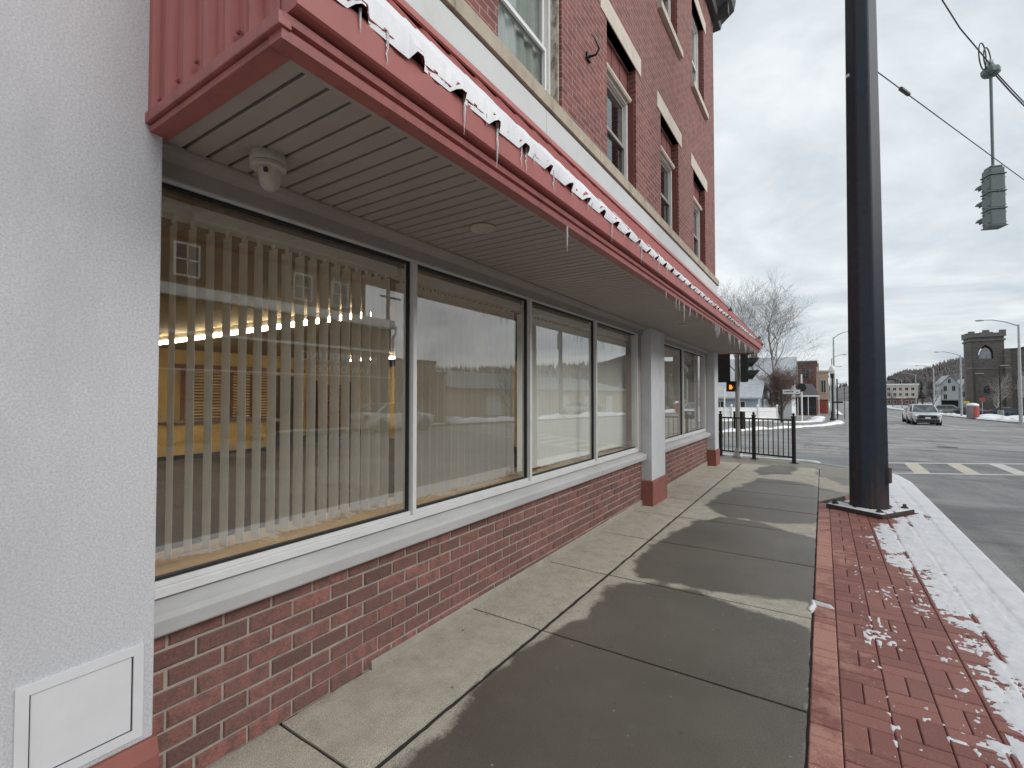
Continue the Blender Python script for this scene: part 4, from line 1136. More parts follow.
# ------------------------------------------------------------------ pedestal signal behind the fence
PX,PY=-1.80,13.12
pp=thing('signal_post',(PX,PY,0),'grey steel post behind the fence carrying black signals','post')
mb=MB(); mb.tube([(PX,PY,0),(PX,PY,3.3)],.055,14); mb.build('shaft',mSteel,pp,smooth=40)
mb=MB(); mb.lathe([(.13,0),(.13,.03),(.10,.10),(.065,.22),(.06,.26)],(PX,PY,0),12); mb.build('base_casting',mSteel,pp)
mb=MB(); mb.rbox((PX+.02,PY+.10,.92),(.26,.12,.44),rz=R(-30)); mb.build('push_button_box',mSigBlack,pp,bevel=.01)
def signal_head(cx,cy,cz,face,label,group,n=3):
    s=thing('traffic_signal',(cx,cy,cz),label,'traffic signal',group)
    Mx=Matrix.Translation((cx,cy,cz))@Matrix.Rotation(face,4,'Z')       # local +X is the lit side
    mb=MB()
    for k in range(n): mb.rbox((0,0,k*.31+.155),(.17 if k%2 else .168,.33 if k%2 else .328,.312))
    mb.v=[tuple(Mx@Vector(q)) for q in mb.v]; mb.build('housing',mSigBlack,s,bevel=.015)
    for k in range(n):
        mb=MB(); mb.lathe([(.12,.086),(.11,.096),(.06,.104),(.001,.106)],(0,0,k*.31+.155),20,'X'); mb.v=[tuple(Mx@Vector(q)) for q in mb.v]; mb.build('lens',(mLensG,mLensA,mLensR)[k],s)
        mb=MB(); N=15; vs=[]; fs=[]
        for i in range(N):
            a=R(-35)+R(250)*i/(N-1); u,v=.14*math.cos(a),.14*math.sin(a)
            L_=.10+.17*max(0,(v/.14+.55)/1.55)
            for r_,l_ in ((1,0),(1,L_),(.96,L_),(.96,0)): vs.append((.085+l_,u*r_,k*.31+.155+v*r_))
        for i in range(N-1):
            for q in range(4): fs.append((i*4+q,i*4+(q+1)%4,(i+1)*4+(q+1)%4,(i+1)*4+q))
        mb.add([Mx@Vector(q) for q in vs],fs); mb.build('visor',mSigBlack,s)
    mb=MB(); 
    for z in (.06,n*.31-.06): mb.tube([(-.02,0,z),(-.02,.0,z)],.02,6) if 0 else mb.rbox((-.04,.0,z),(.10,.06,.05))
    mb.v=[tuple(Mx@Vector(q)) for q in mb.v]; mb.build('bracket',mSigBlack,s)
    return s
signal_head(-1.64,13.10,1.88,R(10),'black traffic signal on the grey post with its visors pointing right','signals on the corner post')
signal_head(-2.14,13.20,1.88,R(100),'black traffic signal on the grey post half hidden by the corner pillar','signals on the corner post')
ps=thing('pedestrian_signal',(-1.92,13.03,1.6),'small pedestrian signal with a lit orange hand on the grey post','pedestrian signal')
mb=MB(); mb.rbox((-1.93,13.07,1.765),(.21,.16,.25),rz=R(-8)); mb.build('housing',mSigBlack,ps,bevel=.012)
mb=MB()   # the orange hand: palm, four fingers, thumb
Mx=Matrix.Translation((-1.94,12.985,1.755))@Matrix.Rotation(R(-8),4,'Z')
mb.rbox((0,0,-.035),(.085,.006,.08))
for i,(dx,h) in enumerate(((-.034,.055),(-.011,.07),(.012,.066),(.035,.05))): mb.rbox((dx,0,.01+h/2),(.018,.006,h))
mb.rbox((.062,0,-.02),(.018,.006,.065),ry=R(35)); mb.v=[tuple(Mx@(Vector(q)*.72)) for q in mb.v]; mb.build('hand_symbol',mOrange,ps)
mb=MB(); 
mb.rbox((-1.95,12.94,1.895),(.215,.14,.012),rz=R(-8)); mb.build('hood',mSigBlack,ps)

# ------------------------------------------------------------------ road markings
def road_quad(name,pts,mat,dz=.004):
    """a painted strip following the street's fall, cut along Y"""
    mb=MB(); n=6
    (a,b,c,d_)=[Vector((*p,0)) for p in pts]
    for i in range(n+1):
        p=a.lerp(d_,i/n); q=b.lerp(c,i/n); mb.v.append((p.x,p.y,rz(p.y)+dz)); mb.v.append((q.x,q.y,rz(q.y)+dz))
    for i in range(n): mb.f.append((2*i,2*i+1,2*i+3,2*i+2)); mb.m.append(0)
    return tag(mb.build(name,mat,fix=True),kind='structure')
def far_line(x): return 16.41+(x-1.56)*.672
def near_line(x): return 13.92+(x-1.32)*.600
def rline(f,x0,x1,wd):
    return [(x0,f(x0)-wd/2),(x1,f(x1)-wd/2),(x1,f(x1)+wd/2),(x0,f(x0)+wd/2)]
for f in (near_line,far_line):
    road_quad('road_marking',rline(f,.6,8,.24 if f is far_line else .20),mLine); road_quad('road_marking',rline(f,8,14.5,.22),mLine)
x=-.06-.11
while x<14:
    if x>.5:
        x2=x
        road_quad('road_marking',[(x2,near_line(x2)+.10),(x2+.31,near_line(x2+.31)+.10),(x2+.37,far_line(x2+.37)-.12),(x2+.06,far_line(x2+.06)-.12)],mLineY if x<3.3 else mLine,.004)
    x+=.955
# stop bar and crosswalk beyond the junction, centre lines, lane dashes
road_quad('road_marking',[(2.4,46.5),(14.6,46.5),(14.6,46.9),(2.4,46.9)],mLine)
road_quad('road_marking',[(2.6,43.2),(14.6,43.2),(14.6,43.5),(2.6,43.5)],mLine)
for x in (8.42,8.72): 
    for a,b in ((48,70),(70,110),(110,200)): road_quad('road_marking',[(x,a),(x+.12,a),(x+.12,b),(x,b)],mLineY)
for k in range(10): road_quad('road_marking',[(5.1,49+9*k),(5.22,49+9*k),(5.22,52+9*k),(5.1,52+9*k)],mLine)
for yy in (14.6,17.5): road_quad('road_marking',[(-9,yy+1.6),(-3,yy+.9),(-3,yy+1.06),(-9,yy+1.76)],mLine)
tag((lambda mb: (mb.lathe([(.33,.0),(.33,.006),(.31,.010),(.28,.006),(.02,.006)],(3.9,24.0,rz(24)),28), mb.build('manhole_cover',mPlate,loc=(3.9,24,rz(24))))[1])(MB()),'round iron manhole cover in the asphalt beyond the crosswalk','manhole')

# ------------------------------------------------------------------ far side pavements and kerbs
YF=[24,25,26,28,30.2,32,34.5,37,39,42,46,50,56,64,70,80,90,100,110,130,160,200,260,340,420]
mb=MB()
for y in YF:
    k=kl(y); 
    for x,z in ((-40,.13),(k-2.2,.13),(k-.18,.13),(k-.02,.12),(k,-.25)): mb.v.append((x,y,rz(y)+z))
for j in range(len(YF)-1):
    for i in range(4): a=j*5+i; mb.f.append((a,a+1,a+6,a+5)); mb.m.append(0)
b=len(mb.v); mb.v+=[(-40,24,rz(24)-.25),(kl(24),24,rz(24)-.25)]; mb.f.append((b,b+1,3,0)); mb.m.append(0)
mFarWalk=M('far_pavement',(.23,.22,.205),.85,.25,1.2,.3,60)
tag(mb.build('far_sidewalk',mFarWalk),kind='structure')
YO=[-60,-20,0,8,16,25,35,48,56,64,70,80,90,100,110,130,160,200,260,340,420]
mb=MB()
for y in YO:
    for x,z in ((15.4,-.25),(15.42,.12),(15.6,.13),(17.2,.14)): mb.v.append((x,y,rz(y)+z))
for j in range(len(YO)-1):
    for i in range(3): a=j*4+i; mb.f.append((a,a+1,a+5,a+4)); mb.m.append(0)
tag(mb.build('opposite_sidewalk',mFarWalk),kind='structure')
tag(sheet('parking_lot',mAsphalt,[17.2,30,60],[19,30,40,56,70,80,90,100,110,130,146],.02),kind='structure')
def zs(pts,dz): return [(x,y,rz(y)+dz) for x,y in pts]
lumpy('snow',zs([(-14,24.4),(-5,24.55),(-3.4,30),(-1.8,34.5),(-.2,39),(1.0,46),(1.1,52)],.13),.45,.13,'bank of snow along the kerb of the far corner',21,.3)
lumpy('snow',zs([(-3.4,44),(-1.4,46),(-.6,50),(-.5,58),(-.4,70)],.13),.7,.12,'snow on the verge around the globe lamp post',22,.3)
lumpy('snow',zs([(-9,42),(-5.5,45.5),(-3.4,50.5)],.13),.5,.15,'snow lying at the foot of the white picket fence',26,.3)
lumpy('snow',zs([(16.0,60),(16.0,76),(16.2,90),(16.4,110),(16.6,150),(17,220)],.13),.75,.30,'ploughed snow along the far right kerb',23,.4)
lumpy('snow',zs([(17.3,84),(18.6,88),(20.5,90),(23,91),(27,92)],.05),1.7,.48,'high ploughed snow bank in front of the church car park',24,.4)
lumpy('snow',zs([(16.3,24),(16.4,33),(16.6,45),(16.6,58)],.13),1.0,.38,'snow bank on the opposite pavement mirrored in the shop windows',25,.4)
lumpy('snow',zs([(15.9,-12),(15.9,5),(15.9,23)],.13),.32,.1,'strip of snow on the opposite kerb mirrored in the glass',27,.4)
lumpy('snow',zs([(1.9,90),(2.0,130),(2.2,200),(2.5,300)],.12),.7,.35,'snow heaped along the far left kerb down the street',28,.6)

# ------------------------------------------------------------------ bare trees
def tree(loc,h,spread,label,bark,twig,seed,levels=5,first=.25,lean=(0,0),trunk_r=.16,group='bare trees beyond the side street',multi=1,dens=1.0):
    r_=random.Random(seed); T=MB(); B=MB(); base=Vector(loc)
    def grow(p,dr,L,rad,lv,mbx):
        n=4 if lv<2 else 3; pts=[p]; rr=[rad]; d_=dr.copy()
        for i in range(n):
            j=.22 if lv else .10
            d_=(d_+Vector((r_.gauss(0,j),r_.gauss(0,j),r_.gauss(0,j*.6)+(.10 if lv<3 else -.01)))).normalized()
            pts.append(pts[-1]+d_*L/n); rr.append(max(.006,rad*(1-.5*(i+1)/n)))
        (mbx if lv==0 else B).tube(pts,rr,8 if lv==0 else (5 if lv<3 else 3),caps=lv<2)
        if lv>=levels: return
        k=[4,4,4,4,4,3][min(lv,5)]
        k=max(2,int(round(k*dens)))
        for c in range(k):
            f=(first if lv==0 else .25)+(1-(first if lv==0 else .25))*(c+r_.random()*.8)/k
            f=min(f,.99); i=min(int(f*n),n-1); q=pts[i].lerp(pts[i+1],f*n-i)
            axis=d_.orthogonal().normalized(); axis.rotate(Matrix.Rotation(r_.uniform(0,6.28),3,d_))
            nd=d_.copy(); nd.rotate(Matrix.Rotation(R(r_.uniform(22,52))*spread,3,axis))
            nd=(nd+Vector((0,0,.12))).normalized()
            grow(q,nd,L*r_.uniform(.55,.78),rr[i]*r_.uniform(.45,.62),lv+1,mbx)
        if lv<levels: grow(pts[-1],(d_+Vector((r_.gauss(0,.2),r_.gauss(0,.2),.1))).normalized(),L*.62,rr[-1]*.85,lv+1,mbx)
    for m_ in range(multi):
        d0=Vector((lean[0]+(r_.uniform(-.3,.3) if multi>1 else 0),lean[1]+(r_.uniform(-.3,.3) if multi>1 else 0),1)).normalized()
        grow(base-Vector((0,0,.1)),d0,h*.42,trunk_r,0,T)
    t_=thing('bare_tree',loc,label,'tree',group)
    T.build('trunk',bark,t_,smooth=60); B.build('branches',twig,t_,smooth=60)
    return t_
mTwigDk=M('twig_dark',(.07,.062,.058),.9,.25,2)
mTwigP=M('twig_pale',(.20,.185,.178),.9,.25,2)
tree((-4.7,61,-1.1),16.6,1.0,'tall spreading bare tree whose crown rises above the grey roofs',mBarkPale,mTwigP,41,5,.36,(-.02,0),.21,dens=.95)
tree((-7.2,59,-1.05),16.6,.75,'tall slender bare tree with a pale trunk left of the spreading one',mBarkPale,mTwigP,37,5,.25,(0,0),.17,dens=.95)
tree((-3.6,56.5,-1.0),6.0,.85,'low twiggy red brown bare tree in front of the grey roofed house',mBark,mTwig,5,5,.1,(.03,0),.10,multi=3)
tree((-9.6,50,-.9),5.0,1.0,'small bare tree over the picket fence beside the corner pillar',mBark,mTwigG,6,4,.2,(0,0),.09)
tree((27.3,186,-2.3),9.5,1.15,'dark bare tree beside the white house down the street',mBark,mTwigDk,8,5,.12,(0,0),.24,dens=.9)
tree((62,182,-3),17,1.0,'bare tree rising behind the church roof',mBark,mTwigG,52,4,.3,(0,0),.25)
tree((21.5,160,-2.4),6,1.1,'small dark bare tree by the car park entrance',mBark,mTwigDk,53,4,.15,(0,0),.14)
tree((26,118,-1.9),7.5,1.1,'snow dusted bare tree in front of the church tower',mBarkPale,mBarkPale,9,4,.2,(0,0),.13)
tree((29.5,112,-1.9),8.5,1.15,'bare tree in front of the church nave',mBarkPale,mBarkPale,10,4,.15,(0,0),.15)
tree((40,230,-2.6),13,1.0,'bare tree behind the white house down the street',mBark,mBark,12,4,.2,(0,0),.22)
tree((24.5,44,-.7),6.5,1.0,'bare tree on the opposite lot mirrored in the third shop window',mBark,mTwigG,14,4,.2,(0,0),.15)
tree((24,250,-2.9),9,1.0,'bare tree close to the road before the far apartment block',mBark,mBark,15,4,.2,(0,0),.2)

# ------------------------------------------------------------------ buildings in the distance
def wins(mbx_parent,face,rects,mat,fmat=None,dep=.06):
    """windows as parts: face = ('y',y) looking -Y or ('x',x,sign)"""
    for (a,b,z0,z1) in rects:
        f=MB(); g=MB()
        if face[0]=='y':
            y=face[1]; f.box(a-.08,b+.08,y-.05,y+.02,z0-.08,z1+.08); g.box(a,b,y-.058,y-.045,z0,z1); g2=(a+b)/2
            f.box(g2-.025,g2+.025,y-.07,y-.059,z0,z1)
        else:
            x,sg=face[1],face[2]; f.box(min(x,x+sg*.05),max(x,x+sg*.05),a-.08,b+.08,z0-.08,z1+.08); xa,xb=sorted((x+sg*.052,x+sg*.06)); g.box(xa,xb,a,b,z0,z1)
            xa,xb=sorted((x+sg*.061,x+sg*.075)); f.box(xa,xb,a,b,(z0+z1)/2-.03,(z0+z1)/2+.03); f.box(xa,xb,(a+b)/2-.02,(a+b)/2+.02,z0,z1)
        o=f.build('window',fmat or mWhite,mbx_parent); g.build('pane',mat,o)
def gable_house(label,x0,x1,y0,y1,zg,ze,zr,axis,wall,roof,ov=.35):
    h=thing('house',((x0+x1)/2,(y0+y1)/2,zg),label,'house')
    mb=MB()
    if axis=='x':
        ym=(y0+y1)/2; mb.prism_x([(y0,zg-.4),(y1,zg-.4),(y1,ze),(ym,zr-.12),(y0,ze)],x0,x1)
    else:
        xm=(x0+x1)/2; mb.prism_y([(x0,zg-.4),(x1,zg-.4),(x1,ze),(xm,zr-.12),(x0,ze)],y0,y1)
    mb.build('wall',wall,h,fix=True)
    mb=MB(); t_=.16
    if axis=='x':
        ym=(y0+y1)/2; k=(zr-ze)/(ym-y0)
        mb.prism_x([(y0-ov,ze-ov*k),(ym,zr),(y1+ov,ze-ov*k),(y1+ov,ze-ov*k+t_),(ym,zr+t_),(y0-ov,ze-ov*k+t_)],x0-ov,x1+ov)
    else:
        xm=(x0+x1)/2; k=(zr-ze)/(xm-x0)
        mb.prism_y([(x0-ov,ze-ov*k),(xm,zr),(x1+ov,ze-ov*k),(x1+ov,ze-ov*k+t_),(xm,zr+t_),(x0-ov,ze-ov*k+t_)],y0-ov,y1+ov)
    mb.build('roof',roof,h,fix=True)
    return h
c_=gable_house('pale blue cottage with a grey shingle roof behind the picket fence',-11.5,-5.4,53,59,-.9,1.35,3.0,'x',mHouseB,mRoofG)
wins(c_,('y',53),[(-9.3,-8.5,-.1,.9),(-7.4,-6.6,-.1,.9)],mDarkWin); 
mb=MB(); mb.box(-10.9,-10.5,55.6,56.1,2.3,3.9); mb.build('chimney',mRedBrickFar,c_)
c_=gable_house('large white house with a broad grey roof behind the bare trees',-12.5,-3.1,65,76,-1.2,2.9,6.3,'x',mHouseW,mRoofG)
wins(c_,('y',65),[(-10.4,-9.5,.3,1.8),(-8.0,-7.1,.3,1.8),(-5.4,-4.5,.3,1.8)],mDarkWin)
mb=MB(); mb.box(-7.9,-7.2,69.6,70.4,5.6,7.3); mb.build('chimney',mRedBrickFar,c_)
sh=thing('brick_shop',(-4.5,82,-1.4),'red brown brick shop with a dark hipped canopy over its glazed front','building')
mb=MB(); mb.box(-9,-.75,78,90,-1.6,6.1); mb.build('wall',mRedBrickFar,sh)
mb=MB(); mb.box(-9.15,-.6,77.85,90.15,6.1,6.35); mb.build('parapet',mStoneTrim,sh)
mb=MB(); v=[(-4.2,74.8,1.55),(-.35,74.8,1.55),(-.35,77.99,1.55),(-4.2,77.99,1.55),(-3.2,76.3,3.1),(-1.2,76.3,3.1),(-1.2,77.99,3.1),(-3.2,77.99,3.1)]
mb.add(v,[(3,2,1,0),(0,1,5,4),(1,2,6,5),(3,0,4,7),(4,5,6,7),(2,3,7,6)]); mb.build('canopy',mRoofD,sh)
mb=MB(); mb.box(-4.2,-.35,74.78,74.9,1.35,1.56); mb.box(-.47,-.35,74.9,77.9,1.35,1.56); mb.build('canopy_fascia',mWhite,sh)
for x in (-4.1,-2.9,-1.7,-.5):
    mb=MB(); mb.box(x,x+.10,74.95,75.05,-1.35,1.4); mb.build('canopy_post',mWhite,sh)
mb=MB()
for a in (-4.0,-2.85,-1.75): mb.box(a,a+.95,77.9,77.99,-1.0,1.3)
mb.build('shop_glass',mDarkWin,sh)
wins(sh,('y',78),[(-3.9,-3.1,3.9,5.4),(-2.4,-1.6,3.9,5.4)],mDarkWin,mStoneTrim)
ta=thing('tan_building',(-3,98,-1.6),'tan rendered building with orange brown ground floor beyond the brick shop','building')
mb=MB(); mb.box(-10,.75,93,106,.9,5.3); mb.build('wall',mTan,ta)
mb=MB(); mb.box(-10,.72,93.05,106,-1.8,.9); mb.build('ground_floor',M('orange_brown_render',(.33,.17,.10),.8,.1,1),ta)
mb=MB(); mb.box(-10.1,.9,92.85,106.1,5.3,5.6); mb.box(-10.1,.9,92.8,93.04,.85,1.05); mb.build('cornice',mLintel,ta)
mb=MB(); 
for x in (-3.2,-1.2): mb.box(x,x+.7,94,95,5.6,6.9)
mb.build('chimney',mTan,ta)
wins(ta,('y',93),[(-2.9,-2.2,2.0,4.0),(-1.5,-.8,2.0,4.0),(-.2,.4,2.0,4.0)],mDarkWin,mWhite)
mb=MB(); mb.box(-.5,.4,92.97,93.04,-1.5,.5); mb.build('door',mRedBox,ta)
gb=thing('grey_building',(-3,128,-2),'grey building farthest along the left side of the street','building')
mb=MB(); mb.box(-12,.95,114,150,-2.4,5.2); mb.build('wall',mGrey,gb); mb=MB(); mb.box(-12.1,1.05,113.9,150.1,5.2,5.5); mb.build('parapet',mDarkTrim,gb)
wins(gb,('y',114),[(-2.3,-1.4,2.4,4.1),(-.6,.3,2.4,4.1)],mDarkWin); wins(gb,('x',.95,1),[(116+5*k,117.4+5*k,2.2,4.1) for k in range(6)],mDarkWin)
# picket fence
pf=thing('picket_fence',(-7,46,-.8),'white picket fence in front of the pale blue cottage','fence')
P0=[(-12.5,41.2),(-9.4,42.4),(-6.6,44.6),(-4.9,47.6),(-3.6,50.6)]
mb=MB(); pk=MB()
for (a,b) in zip(P0,P0[1:]):
    a,b=Vector((*a,0)),Vector((*b,0)); L=(b-a).length; an=math.atan2(b.y-a.y,b.x-a.x)
    m_=(a+b)/2
    for z in (.25,.9): mb.rbox((m_.x,m_.y,rz(m_.y)+.13+z),(L,.04,.09),rz=an)
    n_=int(L/.115)
    for i in range(n_):
        p=a.lerp(b,(i+.5)/n_); zb=rz(p.y)+.13; h=1.12; u=Vector((math.cos(an),math.sin(an),0)); q=Vector((-u.y,u.x,0))*.03
        for w_ in (0,):
            c0=[p-u*.045+q,p+u*.045+q]
            vs=[(*c0[0].xy,zb+.05),(*c0[1].xy,zb+.05),(*c0[1].xy,zb+h),(*(p+q).xy,zb+h+.08),(*c0[0].xy,zb+h)]
            vs+=[(x+q.x*.7,y+q.y*.7,z) for x,y,z in vs]
            pk.add(vs,[(0,1,2,3,4),(9,8,7,6,5)]+[(i_,i_+5,(i_+1)%5+5,(i_+1)%5) for i_ in range(5)])
mb.build('rails',mWhite,pf,fix=True); pk.build('pickets',mWhite,pf,fix=True)
for x,y in P0:
    mb=MB(); mb.box(x-.07,x+.07,y-.07,y+.07,rz(y)+.05,rz(y)+1.45); mb.lathe([(.11,rz(y)+1.45),(.11,rz(y)+1.49),(.02,rz(y)+1.58)],(x,y,0),4); mb.build('post',mWhite,pf)

# ------------------------------------------------------------------ street furniture far left
def post_sign(loc,h,r,mat,label,cat,name='sign_post'):
    s=thing(name,loc,label,cat); mb=MB(); mb.tube([loc,(loc[0],loc[1],loc[2]+h)],r,8); mb.build('post',mat,s); return s
s=post_sign((-2.82,44,rz(44)+.13),3.15,.075,mBlack,'dark post carrying a white street name blade at the far corner','street sign')
mb=MB(); mb.box(-2.70,-1.50,43.985,44.005,1.66,1.99); bl=mb.build('name_blade',mWhite,s)
mb=MB(); r2=random.Random(2); x=-2.60
while x<-1.98: wd=r2.uniform(.03,.055); mb.box(x,x+wd,43.979,43.9845,1.77,1.90 if r2.random()<.7 else 1.87); x+=wd+.02
mb.build('lettering',mDarkTrim,bl)
mb=MB(); mb.box(-1.76,-1.63,43.979,43.9845,1.75,1.82); mb.build('small_lettering',mDarkTrim,bl)
s=post_sign((-1.5,47,rz(47)+.13),4.0,.06,mWhite,'slim white post with a dark sign back near the globe lamp','sign post')
mb=MB(); mb.lathe([(.36,46.9),(.36,46.93)],(-1.5,0,2.2),8,'Y'); mb.v=[(x,y,z) for x,y,z in mb.v]; mb.build('sign_plate',mSigBlack,s)
s=post_sign((-7.0,43.6,rz(44)+.13),3.05,.06,mWhite,'white post standing by the picket fence near the corner signals','post','white_post')
mb=MB(); mb.box(-7.3,-6.7,43.55,43.65,2.3,2.42); mb.build('crossbar',mWhite,s)
lp=thing('globe_lamp',(.75,53.6,rz(53.6)+.13),'black lamp post with a white globe on the far corner','street lamp')
z0=rz(53.6)+.13
mb=MB(); mb.lathe([(.26,z0),(.26,z0+.15),(.17,z0+.3),(.15,z0+.75),(.10,z0+.95),(.085,z0+1.2),(.07,z0+3.9),(.11,z0+4.0),(.14,z0+4.25),(.16,z0+4.35)],(.75,53.6,0),14); mb.build('post',mBlack,lp,smooth=50)
mb=MB(); mb.lathe([(.12,z0+4.35),(.22,z0+4.5),(.27,z0+4.72),(.24,z0+4.95),(.14,z0+5.1),(.06,z0+5.16),(.03,z0+5.28)],(.75,53.6,0),16); mb.build('globe',M('globe_glass',(.72,.71,.66),.3,.05),lp,smooth=60)
mb=MB(); mb.tube([(.75,53.6,z0+1.7),(1.55,53.5,z0+1.72)],.05,6); mb.rbox((1.2,53.5,z0+1.72),(.7,.03,.16)); mb.build('banner_arm',mBlack,lp)
def street_light(loc,h,reach,label,mat=None,garland=False,tw=0):
    s=thing('street_light',loc,label,'street light','tall street lights along the road')
    x,y,z=loc; mat=mat or mSteel; sg=1 if reach>0 else -1; a=abs(reach)
    mb=MB(); mb.tube([(x,y,z),(x,y,z+h*.5),(x,y,z+h)],[.13,.105,.075],10); mb.build('pole',mat,s,smooth=60)
    mb=MB(); mb.box(x-.22,x+.22,y-.22,y+.22,z,z+.06); mb.build('base_plate',mat,s)
    mb=MB(); mb.tube([(x,y,z+h-.10),(x+sg*a*.3,y,z+h+.28),(x+sg*a*.62,y,z+h+.52),(x+sg*a*.85,y,z+h+.56)],[.05,.045,.04,.035],8); mb.build('arm',mat,s,smooth=60)
    mb=MB(); mb.lathe([(.03,0),(.10,.10),(.14,.35),(.12,.55),(.03,.66)],(0,0,0),10,'X')
    mb.v=[(x+sg*(a*.80+p[0]),y+p[1],z+h+.54+p[2]*.55) for p in mb.v]; mb.build('lamp_head',mat,s,smooth=60,fix=True)
    return s
street_light((13.66,55.9,rz(55.9)+.1),8.3,-2.5,'grey street light nearest on the right, its arm over the road')
for i,(x,y) in enumerate(((15.9,88.4),(17.6,119),(18.9,150),(19.7,182))):
    street_light((x,y,rz(y)+.1),8.5,-2.6,['grey street light standing just left of the church tower','grey street light before the wooded hill, third down the right side','grey street light fourth down the right side','grey street light farthest down the right side'][i])
street_light((1.1,66,rz(66)+.1),9.3,1.6,'tall grey street light behind the globe lamp post'); street_light((1.2,88,rz(88)+.1),8.6,1.6,'second grey street light down the left side')
street_light((1.3,116,rz(116)+.1),8.6,1.6,'third grey street light down the left side')
lt=post_sign((1.25,60,rz(60)+.13),4.2,.06,mBlack,'black sign frame post just behind the globe lamp','sign post')
mb=MB(); mb.box(1.2,1.9,59.97,60.03,2.7,2.76); mb.box(1.84,1.9,59.97,60.03,-.95,2.7); mb.build('frame',mBlack,lt)

# ------------------------------------------------------------------ church
ch=thing('church',(31.2,154,-3),'dark stone church with a battlemented tower and pointed belfry arch','church')
mb=MB()
x0,x1,y0,y1=28.7,34.3,150,156.3
ay0,ay1=8.6,0
# front wall with a pointed opening
def arch(cx,w_,zb,zs_,n_=8):
    pts=[]; 
    for i in range(n_+1):
        a=R(60)*i/n_; pts.append((cx+w_-2*w_*(1-math.cos(a)) if False else cx-w_+2*w_*math.cos(a),zs_+2*w_*math.sin(a)))
    left=[(2*cx-x,z) for x,z in pts[::-1]]
    return [(cx-w_,zb)]+[(cx+w_,zb)]+pts+left[1:]
OP=arch(31.3,1.25,9.9,10.9)
top=[(x0,-3.6),(x1,-3.6),(x1,14.9),(x0,14.9)]
def wall_with_hole(mb,xa,xb,za,zb,hole,ya,yb):
    zlo=min(z for x,z in hole); cx=31.3
    hl=min(x for x,z in hole); hr=max(x for x,z in hole)
    mb.box(xa,hl,ya,yb,za,zb); mb.box(hr,xb,ya,yb,za,zb); mb.box(hl,hr,ya,yb,za,zlo)
    up=sorted([p for p in hole if p[1]>zlo+.01 ],key=lambda p:p[0])
    for (p,q) in zip(up,up[1:]):
        if q[0]-p[0]<1e-4: continue
        mb.prism_y([(p[0],p[1]),(q[0],q[1]),(q[0],zb),(p[0],zb)],ya,yb)
wall_with_hole(mb,x0,x1,-3.6,14.9,OP,y0,y0+.9)
wall_with_hole(mb,x0,x1,-3.6,14.9,OP,y1-.9,y1)
mb.box(x0,x0+.8,y0+.9,y1-.9,-3.6,14.9); mb.box(x1-.8,x1,y0+.9,y1-.9,-3.6,14.9); mb.box(x0+.8,x1-.8,y0+.9,y1-.9,8.5,9.0)
tw=mb.build('tower',mStone,ch,fix=True)
mb=MB(); mb.box(x0-.25,x1+.25,y0-.25,y1+.25,14.0,14.35); mb.box(x0-.15,x1+.15,y0-.15,y1+.15,7.55,7.8)
mb.box(x0-.3,x1+.3,y0-.3,y1+.3,14.9,15.3); mb.build('string_course',mStoneTrim,tw)
mb=MB()
for (a,b,h) in ((x0-.3,x0+.75,.95),(x1-.75,x1+.3,1.05),(30.2,30.8,.65),(30.8,31.9,1.15),(31.9,32.5,.65)): 
    mb.box(a,b,y0-.3,y0+.3,15.3,15.3+h); mb.box(a,b,y1-.3,y1+.3,15.3,15.3+h)
mb.box(x0-.3,x0+.2,152,154.3,15.3,16.1); mb.box(x1-.2,x1+.3,152,154.3,15.3,16.1)
mb.build('battlement',mStoneTrim,tw)
mb=MB(); mb.prism_y([(p[0],p[1]) for p in arch(31.3,1.0,9.91,10.9)],y0+.6,y0+.66); mb.build('belfry_tracery',mPaleWin,tw,fix=True)
mb=MB()
for bx,hh in ((x0-.9,12.6),(x1-.1,12.0)):
    mb.prism_x([(y0-.9,-3.6),(y0+1.1,-3.6),(y0+1.1,hh),(y0-.2,hh),(y0-.5,8),(y0-.9,7.6)],bx,bx+1.0)
mb.build('buttress',mStone,tw,fix=True)
mb=MB(); mb.prism_y([(p[0],p[1]) for p in arch(31.3,.5,2.0,2.9)],y0-.02,y0+.05); mb.build('lancet_window',mDarkWin,tw,fix=True)
mb=MB(); mb.prism_y([(34.4,-3.6),(66,-3.6),(66,10.2),(50,14.6),(36.5,11.9),(34.4,11.9)],152,185); mb.build('nave',mStone,ch,fix=True)
mb=MB(); mb.prism_y([(34.8,11.95),(36.5,11.95),(50,14.65),(66.5,10.2),(66.5,10.45),(50,14.95),(36.5,12.2),(34.8,12.2)],151.8,185.2); mb.build('roof',mRoofD,ch,fix=True)
mb=MB()
for x in (37.5,41.5,45.5,52): mb.prism_y([(p[0]-31.3+x,p[1]) for p in arch(31.3,.8,1.0,4.6)],151.95,152.02)
mb.build('nave_window',mPaleWin,ch,fix=True,) if 0 else None
for x in (37.5,41.5,45.5,52):
    mb=MB(); mb.prism_y([(p[0]-31.3+x,p[1]) for p in arch(31.3,.8,1.0,4.6)],151.95,152.02); mb.build('nave_window',mPaleWin,ch,fix=True)

